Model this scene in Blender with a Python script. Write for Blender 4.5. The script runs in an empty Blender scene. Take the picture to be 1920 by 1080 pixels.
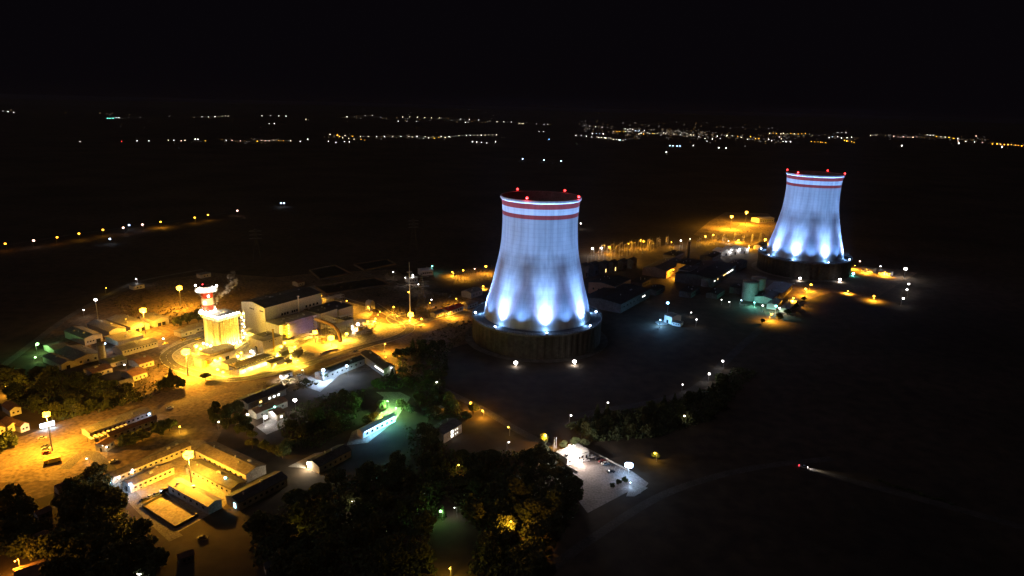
import bpy, bmesh, math, random
from mathutils import Vector, Matrix, noise
R = math.radians
random.seed(11)
SC = bpy.context.scene
COL = SC.collection

# ------------------------------------------------------------------ camera
CAM_H, FPX, PITCH, ROLL = 190.0, 1280.0, R(14.85), R(1.4)
_c, _s = math.cos(PITCH), math.sin(PITCH)
FW = Vector((0, _c, -_s)); _up = Vector((0, _s, _c)); _rt = Vector((1, 0, 0))
RT = math.cos(ROLL)*_rt + math.sin(ROLL)*_up
UP = -math.sin(ROLL)*_rt + math.cos(ROLL)*_up
cd = bpy.data.cameras.new('camera'); cam = bpy.data.objects.new('camera', cd); COL.objects.link(cam)
cd.sensor_width = 36; cd.lens = 24; cd.clip_start = 1; cd.clip_end = 60000
m = Matrix((RT, UP, -FW)).transposed().to_4x4(); m.translation = (0, 0, CAM_H)
cam.matrix_world = m
SC.camera = cam

# ------------------------------------------------------------------ night sky, dim added fill sun, exposure
w = bpy.data.worlds.new('World'); SC.world = w; w.use_nodes = True
nt = w.node_tree; sky = nt.nodes.new('ShaderNodeTexSky'); sky.sky_type = 'NISHITA'; sky.sun_disc = False
sky.sun_elevation = R(1.0); sky.sun_rotation = R(200)
air = nt.nodes.new('ShaderNodeMix'); air.data_type = 'RGBA'; air.inputs[0].default_value = .97
air.inputs[7].default_value = (.50, .36, .62, 1)          # faint violet airglow
nt.links.new(sky.outputs[0], air.inputs[6]); nt.links.new(air.outputs[2], nt.nodes['Background'].inputs[0])
nt.nodes['Background'].inputs[1].default_value = 0.004
ld = bpy.data.lights.new('fill_sun', 'SUN'); ld.energy = 0.10; ld.angle = R(0.5); ld.color = (.95, .82, 1.0)
fill_sun = bpy.data.objects.new('fill_sun', ld); COL.objects.link(fill_sun); fill_sun.rotation_euler = (R(38), 0, R(-60))  # added dim sun that lifts the unlit ground and woods
SC.view_settings.view_transform = 'Standard'; SC.view_settings.look = 'None'
SC.view_settings.exposure = 0.0; SC.view_settings.gamma = 1.0
SC.cycles.use_light_tree = True
SC.cycles.max_bounces = 4; SC.cycles.diffuse_bounces = 2; SC.cycles.glossy_bounces = 2
SC.cycles.transparent_max_bounces = 6; SC.cycles.volume_bounces = 0
SC.cycles.sample_clamp_indirect = 3.0
SC.cycles.use_denoising = True

# ------------------------------------------------------------------ helpers
def P(x, y, z=0.0):
    """point of the world at height z that the photograph shows at x, y"""
    d = FW*FPX + RT*(x-960) + UP*(540-y)
    t = (z-CAM_H)/d.z
    return Vector((d.x*t, d.y*t, z))

class MB:
    def __init__(s): s.v = []; s.f = []; s.mi = []; s.cur = 0
    def add(s, vs, fs):
        o = len(s.v); s.v += [tuple(v) for v in vs]
        for f in fs: s.f.append([i+o for i in f]); s.mi.append(s.cur)
        return s
    def hexa(s, b, t):      # four bottom corners, four top corners
        return s.add(list(b)+list(t), [(3,2,1,0),(4,5,6,7),(0,1,5,4),(1,2,6,5),(2,3,7,6),(3,0,4,7)])
    def box(s, c, d, ax=0.0):
        ca, sa = math.cos(ax), math.sin(ax); X, Y, Z = d[0]/2, d[1]/2, d[2]/2
        q = [(-X,-Y),(X,-Y),(X,Y),(-X,Y)]
        p = [(c[0]+x*ca-y*sa, c[1]+x*sa+y*ca) for x, y in q]
        return s.hexa([(x,y,c[2]-Z) for x,y in p], [(x,y,c[2]+Z) for x,y in p])
    def bar(s, a, b, r, n=4, r2=None):
        a = Vector(a); b = Vector(b); d = (b-a).normalized(); r2 = r if r2 is None else r2
        u = d.orthogonal().normalized(); v = d.cross(u)
        ring = [(math.cos(2*math.pi*(k+.5)/n), math.sin(2*math.pi*(k+.5)/n)) for k in range(n)]
        vs = [a+(u*c+v*q)*r for c, q in ring]+[b+(u*c+v*q)*r2 for c, q in ring]
        return s.add(vs, [(k,(k+1)%n,n+(k+1)%n,n+k) for k in range(n)]+[tuple(range(n))[::-1], tuple(range(n,2*n))])
    def lathe(s, prof, n=24, c=(0,0), close=False):
        o = []; fs = []
        for r, z in prof:
            o += [(c[0]+r*math.cos(2*math.pi*k/n), c[1]+r*math.sin(2*math.pi*k/n), z) for k in range(n)]
        m_ = len(prof)
        for j in range(m_-1 if not close else m_):
            for k in range(n):
                a, b = j*n, ((j+1) % m_)*n
                fs.append((a+k, a+(k+1)%n, b+(k+1)%n, b+k))
        return s.add(o, fs)
    def disc(s, r, z, n=24, c=(0,0)):
        return s.add([(c[0]+r*math.cos(2*math.pi*k/n), c[1]+r*math.sin(2*math.pi*k/n), z) for k in range(n)], [tuple(range(n))])
    def ball(s, c, r, n=8, m_=5, sz=1.0):
        prof = [(max(.001, r*math.sin(math.pi*j/m_)), c[2]-r*sz*math.cos(math.pi*j/m_)) for j in range(m_+1)]
        return s.lathe(prof, n, c)
    def poly(s, pts): return s.add(pts, [tuple(range(len(pts)))])
    def build(s, name, mats, parent=None, loc=None, smooth=False):
        me = bpy.data.meshes.new(name); me.from_pydata(s.v, [], s.f)
        for m_ in (mats if isinstance(mats, (list, tuple)) else [mats]): me.materials.append(m_)
        me.polygons.foreach_set('material_index', s.mi)
        if smooth: me.polygons.foreach_set('use_smooth', [True]*len(s.f))
        me.update()
        o = bpy.data.objects.new(name, me); COL.objects.link(o)
        if parent: o.parent = parent
        if loc is not None: o.location = loc
        return o

def tag(o, label, cat, group=None):
    o['label'] = label; o['category'] = cat
    if group: o['group'] = group
    return o
def empty(name, loc, rz=0.0, label=None, cat=None, group=None):
    o = bpy.data.objects.new(name, None); COL.objects.link(o)
    o.location = loc; o.rotation_euler = (0, 0, rz); o.empty_display_size = 1
    if label: tag(o, label, cat, group)
    return o
def copy_tree(root, loc, rz=None, scale=None, label=None, group=None):
    c = root.copy(); COL.objects.link(c); c.location = loc
    if rz is not None: c.rotation_euler = (0, 0, rz)
    if scale is not None: c.scale = scale
    if label: c['label'] = label
    if group: c['group'] = group
    for ch in root.children:
        d = ch.copy(); COL.objects.link(d); d.parent = c
        for g in ch.children:
            e = g.copy(); COL.objects.link(e); e.parent = d
    return c
def struct(o): o['kind'] = 'structure'; return o

# ------------------------------------------------------------------ materials
MATS = {}
def mat(name, c1, c2=None, scale=.1, rough=.85, metal=0.0, detail=5, lo=.35, hi=.65, fine=None, bump=0.0, fl=.6, fh=1.25):
    if name in MATS: return MATS[name]
    m_ = bpy.data.materials.new(name); m_.use_nodes = True; n = m_.node_tree; b = n.nodes['Principled BSDF']
    b.inputs['Roughness'].default_value = rough; b.inputs['Metallic'].default_value = metal
    if 'Specular IOR Level' in b.inputs: b.inputs['Specular IOR Level'].default_value = .3
    if c2 is None: b.inputs['Base Color'].default_value = (*c1, 1)
    else:
        tc = n.nodes.new('ShaderNodeTexCoord')
        no = n.nodes.new('ShaderNodeTexNoise'); no.inputs['Scale'].default_value = scale; no.inputs['Detail'].default_value = detail
        no.inputs['Roughness'].default_value = .62
        n.links.new(tc.outputs['Object'], no.inputs['Vector'])
        rp = n.nodes.new('ShaderNodeValToRGB'); rp.color_ramp.elements[0].position = lo; rp.color_ramp.elements[1].position = hi
        rp.color_ramp.elements[0].color = (*c1, 1); rp.color_ramp.elements[1].color = (*c2, 1)
        n.links.new(no.outputs[0], rp.inputs[0]); last = rp.outputs[0]
        if fine:
            n2 = n.nodes.new('ShaderNodeTexNoise'); n2.inputs['Scale'].default_value = fine; n2.inputs['Detail'].default_value = 4
            n.links.new(tc.outputs['Object'], n2.inputs['Vector'])
            mr = n.nodes.new('ShaderNodeMapRange'); mr.inputs[1].default_value = .3; mr.inputs[2].default_value = .7
            mr.inputs[3].default_value = fl; mr.inputs[4].default_value = fh
            n.links.new(n2.outputs[0], mr.inputs[0])
            mx = n.nodes.new('ShaderNodeMix'); mx.data_type = 'RGBA'; mx.blend_type = 'MULTIPLY'; mx.inputs[0].default_value = 1
            n.links.new(last, mx.inputs[6]); n.links.new(mr.outputs[0], mx.inputs[7]); last = mx.outputs[2]
            if bump:
                bp = n.nodes.new('ShaderNodeBump'); bp.inputs['Strength'].default_value = bump; bp.inputs['Distance'].default_value = .3
                n.links.new(n2.outputs[0], bp.inputs['Height']); n.links.new(bp.outputs[0], b.inputs['Normal'])
        n.links.new(last, b.inputs['Base Color'])
    MATS[name] = m_; return m_
def ribbed(name, c1, c2, pitch, axis='X', rough=.6, metal=.0, fine=1.2, sc=.15):
    """sheet cladding: narrow dark joints every `pitch` metres along one object axis"""
    if name in MATS: return MATS[name]
    m_ = mat(name, c1, c2, sc, rough, metal, fine=fine, **({'fl':.93,'fh':1.05,'lo':.25,'hi':.75} if axis == 'A' else {})); n = m_.node_tree; b = n.nodes['Principled BSDF']
    src = b.inputs['Base Color'].links[0].from_socket
    tc = n.nodes.new('ShaderNodeTexCoord'); sp = n.nodes.new('ShaderNodeSeparateXYZ'); n.links.new(tc.outputs['Object'], sp.inputs[0])
    if axis == 'A':
        at = n.nodes.new('ShaderNodeMath'); at.operation = 'ARCTAN2'
        n.links.new(sp.outputs[1], at.inputs[0]); n.links.new(sp.outputs[0], at.inputs[1]); val = at.outputs[0]
    else: val = sp.outputs[axis]
    d = n.nodes.new('ShaderNodeMath'); d.operation = 'DIVIDE'; d.inputs[1].default_value = pitch; n.links.new(val, d.inputs[0])
    fr = n.nodes.new('ShaderNodeMath'); fr.operation = 'FRACT'; n.links.new(d.outputs[0], fr.inputs[0])
    lt = n.nodes.new('ShaderNodeMath'); lt.operation = 'LESS_THAN'; lt.inputs[1].default_value = .16 if axis != 'A' else .03; n.links.new(fr.outputs[0], lt.inputs[0])
    mx = n.nodes.new('ShaderNodeMix'); mx.data_type = 'RGBA'; mx.blend_type = 'MULTIPLY'
    n.links.new(lt.outputs[0], mx.inputs[0]); n.links.new(src, mx.inputs[6]); mx.inputs[7].default_value = (.8, .8, .81, 1) if axis != 'A' else (.86, .86, .87, 1)
    out = mx.outputs[2]
    if axis == 'A':      # lift joints of the climbing formwork
        d2 = n.nodes.new('ShaderNodeMath'); d2.operation = 'DIVIDE'; d2.inputs[1].default_value = 3.4; n.links.new(sp.outputs[2], d2.inputs[0])
        f2 = n.nodes.new('ShaderNodeMath'); f2.operation = 'FRACT'; n.links.new(d2.outputs[0], f2.inputs[0])
        l2 = n.nodes.new('ShaderNodeMath'); l2.operation = 'LESS_THAN'; l2.inputs[1].default_value = .12; n.links.new(f2.outputs[0], l2.inputs[0])
        m2 = n.nodes.new('ShaderNodeMix'); m2.data_type = 'RGBA'; m2.blend_type = 'MULTIPLY'
        n.links.new(l2.outputs[0], m2.inputs[0]); n.links.new(out, m2.inputs[6]); m2.inputs[7].default_value = (.90, .90, .90, 1)
        # rain streaks: noise stretched along the height
        mp = n.nodes.new('ShaderNodeMapping'); mp.inputs['Scale'].default_value = (.35, .35, .012); n.links.new(tc.outputs['Object'], mp.inputs[0])
        ns = n.nodes.new('ShaderNodeTexNoise'); ns.inputs['Scale'].default_value = 1.0; ns.inputs['Detail'].default_value = 5; n.links.new(mp.outputs[0], ns.inputs['Vector'])
        rg = n.nodes.new('ShaderNodeMapRange'); rg.inputs[1].default_value = .35; rg.inputs[2].default_value = .62; rg.inputs[3].default_value = .80; rg.inputs[4].default_value = 1.04; n.links.new(ns.outputs[0], rg.inputs[0])
        m3 = n.nodes.new('ShaderNodeMix'); m3.data_type = 'RGBA'; m3.blend_type = 'MULTIPLY'; m3.inputs[0].default_value = 1
        n.links.new(m2.outputs[2], m3.inputs[6]); n.links.new(rg.outputs[0], m3.inputs[7]); out = m3.outputs[2]
    n.links.new(out, b.inputs['Base Color'])
    return m_
def emit(name, col, s):
    if name in MATS: return MATS[name]
    m_ = bpy.data.materials.new(name); m_.use_nodes = True; b = m_.node_tree.nodes['Principled BSDF']
    b.inputs['Base Color'].default_value = (.5, .5, .5, 1)
    b.inputs['Emission Color'].default_value = (*col, 1); b.inputs['Emission Strength'].default_value = s
    m_.cycles.emission_sampling = 'NONE'
    MATS[name] = m_; return m_

SOD = (1, .43, .028); AMB = (1, .34, .02); WARM = (1, .82, .55); WHT = (1, .93, .88); COOL = (.48, .68, 1); BLUE = (.22, .55, 1)
TEAL = (.22, 1, .85); GREEN = (.38, 1, .28); RED = (1, .03, .03); PINK = (1, .55, .42); YEL = (1, .58, .05); VIO = (.60, .52, 1)
CN = {'SOD':SOD,'AMB':AMB,'WARM':WARM,'WHT':WHT,'COOL':COOL,'BLUE':BLUE,'TEAL':TEAL,'GREEN':GREEN,'RED':RED,'PINK':PINK,'YEL':YEL,'VIO':VIO,'LOT':(1,.80,.69)}
def bulb(cn, s=14): return emit('glow_%s_%d' % (cn.lower(), s), CN[cn], s)

galv = mat('galvanised steel', (.32,.33,.34), (.42,.42,.43), 2, .5, .6)
dark_steel = mat('dark steel', (.05,.05,.055), (.09,.09,.09), 1, .6, .4)
conc = mat('concrete', (.26,.25,.23), (.36,.34,.32), .2, .9, fine=1.5)
white_clad = ribbed('pale cladding', (.46,.45,.43), (.54,.53,.50), 1.6)
grey_clad = ribbed('grey cladding', (.30,.29,.28), (.38,.37,.35), 1.6)
plaster = mat('pale plaster', (.40,.37,.33), (.52,.49,.44), .5, .9, fine=2)
roof_dark = mat('dark roof sheet', (.045,.047,.05), (.085,.085,.088), .12, .7, fine=.9)
roof_grey = ribbed('grey roof sheet', (.15,.145,.135), (.23,.22,.20), 1.1)
roof_brown = mat('tiled roof', (.14,.075,.05), (.22,.12,.08), .3, .9, fine=2.5)
win_dark = mat('dark window glass', (.02,.022,.025), None, rough=.15)
yellow_paint = mat('yellow painted steel', (.55,.38,.06), (.65,.46,.08), 1, .5)
red_paint = mat('red painted steel', (.42,.045,.03), (.5,.06,.04), 1, .55)
white_paint = mat('white painted steel', (.68,.67,.65), (.76,.75,.72), 1, .5)
trunk_m = mat('bark', (.06,.042,.03), (.10,.07,.05), 3, .95)
def leafmat(name, a, b):
    m_ = mat(name, a, b, .45, .8, detail=3, lo=.3, hi=.7); return m_
leaf1 = leafmat('dark foliage', (.035,.05,.02), (.085,.11,.04))
leaf2 = leafmat('olive foliage', (.042,.052,.02), (.09,.10,.038))
leaf3 = leafmat('conifer foliage', (.028,.042,.02), (.065,.085,.036))

# ------------------------------------------------------------------ ground, roads
g = MB(); G = 22000
g.poly([(-G,-800,0),(G,-800,0),(G,2*G,0),(-G,2*G,0)])
ground = struct(g.build('ground', mat('field soil and grass', (.035,.026,.018), (.085,.062,.042), .006, .95, detail=9, fine=.11)))
def sheet(name, pts, m_, z, holes=None):
    me = bmesh.new()
    vs = [me.verts.new((*P(*p).xy, z)) for p in pts]
    f = me.faces.new(vs); 
    if f.normal.z < 0: f.normal_flip()
    bmesh.ops.triangulate(me, faces=[f])
    d = bpy.data.meshes.new(name); me.to_mesh(d); me.free(); d.materials.append(m_)
    o = bpy.data.objects.new(name, d); COL.objects.link(o); return struct(o)
def smooth_line(pts, n=6):
    out = []
    for i in range(len(pts)-1):
        p0, p1, p2, p3 = pts[max(0,i-1)], pts[i], pts[i+1], pts[min(len(pts)-1,i+2)]
        for k in range(n):
            t = k/n
            out.append(.5*((2*p1)+(p2-p0)*t+(2*p0-5*p1+4*p2-p3)*t*t+(3*p1-p0-3*p2+p3)*t**3))
    out.append(pts[-1]); return out
def offset(line, d):
    o = []
    for i, p in enumerate(line):
        t = (line[min(i+1,len(line)-1)]-line[max(i-1,0)]); t.z = 0; t.normalize()
        o.append(p+Vector((-t.y, t.x, 0))*d)
    return o
def ribbon(mb, a, b, za, zb):
    n = len(a)
    mb.add([(p.x,p.y,za) for p in a]+[(p.x,p.y,zb) for p in b], [(n+i,i,i+1,n+i+1) if False else (i,i+1,n+i+1,n+i) for i in range(n-1)])
asphalt = mat('asphalt', (.085,.078,.07), (.15,.135,.115), .09, .9, fine=1.4, fl=.45, fh=1.45)
kerb_m = mat('kerb concrete', (.40,.38,.33), (.52,.49,.43), .4, .9)
line_m = mat('road paint', (.5,.5,.46), (.62,.62,.58), .6, .8)
dirt = mat('packed earth', (.13,.095,.06), (.27,.20,.13), .035, .95, detail=8, fine=.45, fl=.45, fh=1.45)
yard_m = mat('yard paving', (.20,.175,.14), (.36,.32,.26), .05, .9, detail=7, fine=.6, fl=.45, fh=1.45)
dust = mat('dusty verge', (.09,.062,.04), (.20,.14,.085), .03, .95, detail=9, fine=.35, fl=.45, fh=1.45)
grass = mat('verge grass', (.05,.055,.02), (.12,.12,.05), .08, .95, detail=8, fine=.8, fl=.45, fh=1.45)
def road(pts, wd, kerb=True, z=.10, m_=asphalt, dash=False, name='road'):
    line = smooth_line([P(*p) for p in pts])
    r = MB(); ribbon(r, offset(line, wd/2), offset(line, -wd/2), z, z); ro = struct(r.build(name, m_))
    if kerb:
        k = MB()
        for s in (1, -1):
            a, b = offset(line, s*(wd/2+.002)), offset(line, s*(wd/2+.45))
            if s < 0: a, b = b, a
            n = len(a)
            vs = [(p.x,p.y,z+.14) for p in b]+[(p.x,p.y,z+.14) for p in a]
            k.add(vs, [(i,i+1,n+i+1,n+i) for i in range(n-1)])
            for e in (a, b):
                k.add([(p.x,p.y,0) for p in e]+[(p.x,p.y,z+.14) for p in e], [(i,i+1,n+i+1,n+i) for i in range(n-1)])
        struct(k.build('kerb', kerb_m))
    if dash:
        d = MB(); acc = 0
        for i in range(0, len(line)-1, 2):
            a, b = [line[i], line[i+1]], None
            ribbon(d, offset(a, .12), offset(a, -.12), z+.03, z+.03)
        struct(d.build('road_marking', line_m))
    return line

# broad zones of earth and paving
struct(sheet('earth', [(60,640),(130,590),(200,560),(300,525),(400,512),(520,520),(590,512),(740,505),(800,545),(905,560),(960,610),(890,640),(840,655),(760,655),(735,690),(640,700),(560,730),(470,760),(420,800),(400,840),(300,850),(170,900),(0,960),(-160,960),(-200,900),(0,830),(200,770),(280,715),(250,690)], dust, .03))
sheet('yard', [(300,660),(330,640),(360,628),(455,600),(470,560),(590,535),(680,570),(700,585),(690,600),(745,610),(765,622),(735,640),(680,660),(600,680),(540,700),(440,712),(370,708),(330,690)], yard_m, .06)
sheet('yard', [(0,905),(-120,930),(-160,880),(0,840),(85,800),(170,772),(290,735),(300,716),(350,708),(480,716),(560,705),(600,700),(540,722),(470,745),(455,752),(420,775),(330,780),(240,800),(205,840),(195,880),(150,905),(110,900)], dirt, .07)
sheet('yard', [(205,895),(330,825),(380,825),(490,890),(440,925),(420,950),(330,1000),(245,945)], mat('court paving', (.16,.14,.12), (.29,.26,.23), .06, .9, detail=7, fine=.7), .05)
sheet('yard', [(740,640),(800,612),(905,580),(925,600),(835,640),(845,660),(760,655)], dirt, .055)
sheet('yard', [(1040,850),(1075,828),(1180,880),(1216,906),(1200,926),(1178,922),(1102,962),(1085,940),(1070,905),(1062,890)], mat('car park paving', (.24,.21,.20), (.34,.30,.28), .09, .9, fine=.9), .08)
sheet('path', [(1174,931),(1184,905),(1215,915),(1190,931)], conc, .11)
mk = MB()
for k in range(9):
    a_, b_ = P(1104+8.5*k, 849.5+4.0*k), P(1100+8.5*k, 858+4.0*k); dd = (b_-a_).normalized(); nn = Vector((-dd.y,dd.x,0))*.09
    mk.add([(*(a_-nn).xy,.125),(*(b_-nn).xy,.125),(*(b_+nn).xy,.125),(*(a_+nn).xy,.125)], [(0,1,2,3)])
struct(mk.build('road_marking', line_m))
sheet('yard', [(1300,440),(1330,415),(1360,398),(1440,400),(1470,430),(1440,462),(1370,462)], dirt, .05)
sheet('yard', [(1420,560),(1440,525),(1560,535),(1600,498),(1690,506),(1720,512),(1640,560),(1560,548),(1520,560),(1460,598),(1440,600)], dust, .04)
sheet('yard', [(660,810),(690,795),(720,745),(705,735),(750,735),(770,745),(740,790),(690,830),(650,835)], mat('lawn edge paving', (.20,.20,.17), (.33,.33,.28), .08, .9, fine=.8), .05)
sheet('yard', [(560,720),(600,692),(660,668),(700,665),(640,700),(600,735)], conc, .085)
sheet('yard', [(540,875),(590,850),(620,845),(590,880)], conc, .05)
sheet('yard', [(480,800),(520,780),(560,790),(500,815)], conc, .05)

# roads
R1 = road([(915,577),(860,588),(810,598),(772,612),(742,606),(733,594),(760,588)], 7, True, .12)
road([(700,570),(735,592),(762,606),(768,618),(745,632),(700,645),(640,662),(585,680),(520,698),(440,712),(380,704),(330,688),(312,672),(318,660),(345,645),(385,632)], 8, True, .16, dash=True)
road([(690,574),(660,566),(630,556),(600,545)], 7, True, .12)
road([(700,645),(716,655),(735,674),(760,690),(820,725),(900,765),(980,812),(1040,842),(1075,880)], 6, False, .1)
road([(480,722),(400,738),(300,770),(200,806),(100,838),(0,875),(-120,910)], 9, False, .13, m_=mat('worn road', (.15,.115,.08), (.24,.19,.13), .05, .9, fine=.8))
road([(1075,782),(1140,768),(1220,755),(1290,735),(1330,708),(1360,678),(1400,640),(1450,598),(1500,565),(1540,545)], 7, False, .1, m_=mat('gravel road', (.055,.05,.045), (.10,.09,.08), .1, .95, fine=1))
road([(1000,1090),(1110,1010),(1250,925),(1400,880),(1560,860)], 5, False, .08, m_=MATS['gravel road'])
road([(1505,878),(1620,908),(1760,945),(1920,990),(2050,1030)], 6, False, .09, m_=MATS['gravel road'])
road([(-60,470),(60,452),(150,438),(300,418),(450,396)], 8, False, .1, m_=MATS['gravel road'])
road([(0,690),(60,645),(120,600),(190,560),(260,528),(380,505)], 6, False, .08)
road([(120,880),(160,850),(195,870),(260,945),(330,1010)], 6, False, .1)

# ------------------------------------------------------------------ lamps
LIGHTS = {}
GAIN = {'SOD':8.0,'YEL':3.8,'WARM':1.5,'LOT':1.6,'AMB':2.2}
def point(parent, loc, cn, power, r=.35):
    power = power*GAIN.get(cn, 1.0)
    key = (cn, power, r)
    if key not in LIGHTS:
        l = bpy.data.lights.new('lamp_light', 'POINT'); l.energy = power; l.color = CN[cn]; l.shadow_soft_size = r
        LIGHTS[key] = l
    o = bpy.data.objects.new('lamp_light', LIGHTS[key]); COL.objects.link(o); o.parent = parent; o.location = loc
    return o
def spot(parent, loc, target, cn, power, ang, blend=1.0, r=.4):
    l = bpy.data.lights.new('flood_light', 'SPOT'); l.energy = power; l.color = CN[cn]; l.spot_size = R(ang); l.spot_blend = blend; l.shadow_soft_size = r
    o = bpy.data.objects.new('flood_light', l); COL.objects.link(o); o.parent = parent; o.location = loc
    o.rotation_mode = 'QUATERNION'; o.rotation_quaternion = (Vector(target)-Vector(loc)).to_track_quat('-Z', 'Y')
    return o
_cache = {}
def cached(key, fn):
    if key not in _cache: _cache[key] = fn()
    return _cache[key]
def part_from(me_key, fn, name, mats, parent, smooth=False, loc=None):
    if me_key not in _cache:
        o = fn().build(name, mats, parent, loc, smooth); _cache[me_key] = o.data; return o
    o = bpy.data.objects.new(name, _cache[me_key]); COL.objects.link(o); o.parent = parent
    if loc is not None: o.location = loc
    return o
def mast(px, py, h, cn, power, label, rr=2.0, n=8, hs=.95, s=14):
    p = P(px, py, h); t = empty('floodlight_mast', (p.x, p.y, 0), 0, label, 'floodlight mast')
    part_from(('mpole', h), lambda: MB().bar((0,0,0), (0,0,h-.3), .38, 8, .16), 'pole', galv, t)
    part_from(('mring', h, rr), lambda: MB().lathe([(rr-.25,h+.75),(rr+.1,h+.75),(rr+.1,h+.95),(rr-.25,h+.95)], 16, close=True).box((0,0,h+.85),(2*rr,.16,.14)).box((0,0,h+.85),(.16,2*rr,.14)).bar((0,0,h-.3),(0,0,h+1),.16,8), 'head_frame', galv, t)
    for k in range(n):
        a = 2*math.pi*k/n
        part_from(('mhead', hs, cn, s), lambda: MB().ball((0,0,0), hs, 8, 6, .8), 'floodlight', bulb(cn, s), t, True, (.78*rr*math.cos(a), .78*rr*math.sin(a), h+(.4 if k%2 else -.4)*rr))
    part_from(('mcore', rr, cn, s), lambda: MB().ball((0,0,0), rr*1.05, 14, 8, .85), 'glare_ball', bulb(cn, s), t, True, (0,0,h))  # added glowing ball, shaped like the round glare of the lamps
    point(t, (0,0,h-rr*1.2-.5), cn, power*.18, .6)
    key = ('m', cn, power)
    if key not in LIGHTS:
        l = bpy.data.lights.new('mast_light', 'SPOT'); l.energy = power*GAIN.get(cn, 1.0); l.color = CN[cn]; l.spot_size = R(171); l.spot_blend = .25; l.shadow_soft_size = .6
        LIGHTS[key] = l
    o = bpy.data.objects.new('mast_light', LIGHTS[key]); COL.objects.link(o); o.parent = t; o.location = (0,0,h-rr*1.2-.5)
    return t
def lamp(px, py, h, cn, power, label, r=.6, group=None, arm=1.2, s=14, name='street_lamp', cat='street lamp', az=None, shade=True):
    p = P(px, py, h); t = empty(name, (p.x, p.y, 0), random.uniform(0, 6.28) if az is None else az, label, cat, group)
    t.location = (p.x, p.y, 0)
    part_from(('spole', h, arm), lambda: MB().bar((-arm,0,0), (-arm,0,h+.3), .13, 6, .07).bar((-arm,0,h+.3), (0,0,h+.45), .06, 4), 'pole', galv, t)
    part_from(('shead', cn, r, s), lambda: MB().ball((0,0,0), r, 10, 7, .8), 'lamp_head', bulb(cn, s), t, True, (0,0,h))
    # keep the lamp head itself over the chosen spot
    if power and not shade: point(t, (0,0,h-r-.35), cn, power, .25)
    elif power:
        key = ('s', cn, power)
        if key not in LIGHTS:
            l = bpy.data.lights.new('shaded_light', 'SPOT'); l.energy = power*GAIN.get(cn, 1.0); l.color = CN[cn]; l.spot_size = R(166); l.spot_blend = .35; l.shadow_soft_size = .25
            LIGHTS[key] = l
        o = bpy.data.objects.new('shaded_light', LIGHTS[key]); COL.objects.link(o); o.parent = t; o.location = (0,0,h-r-.35)
    return t

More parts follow.
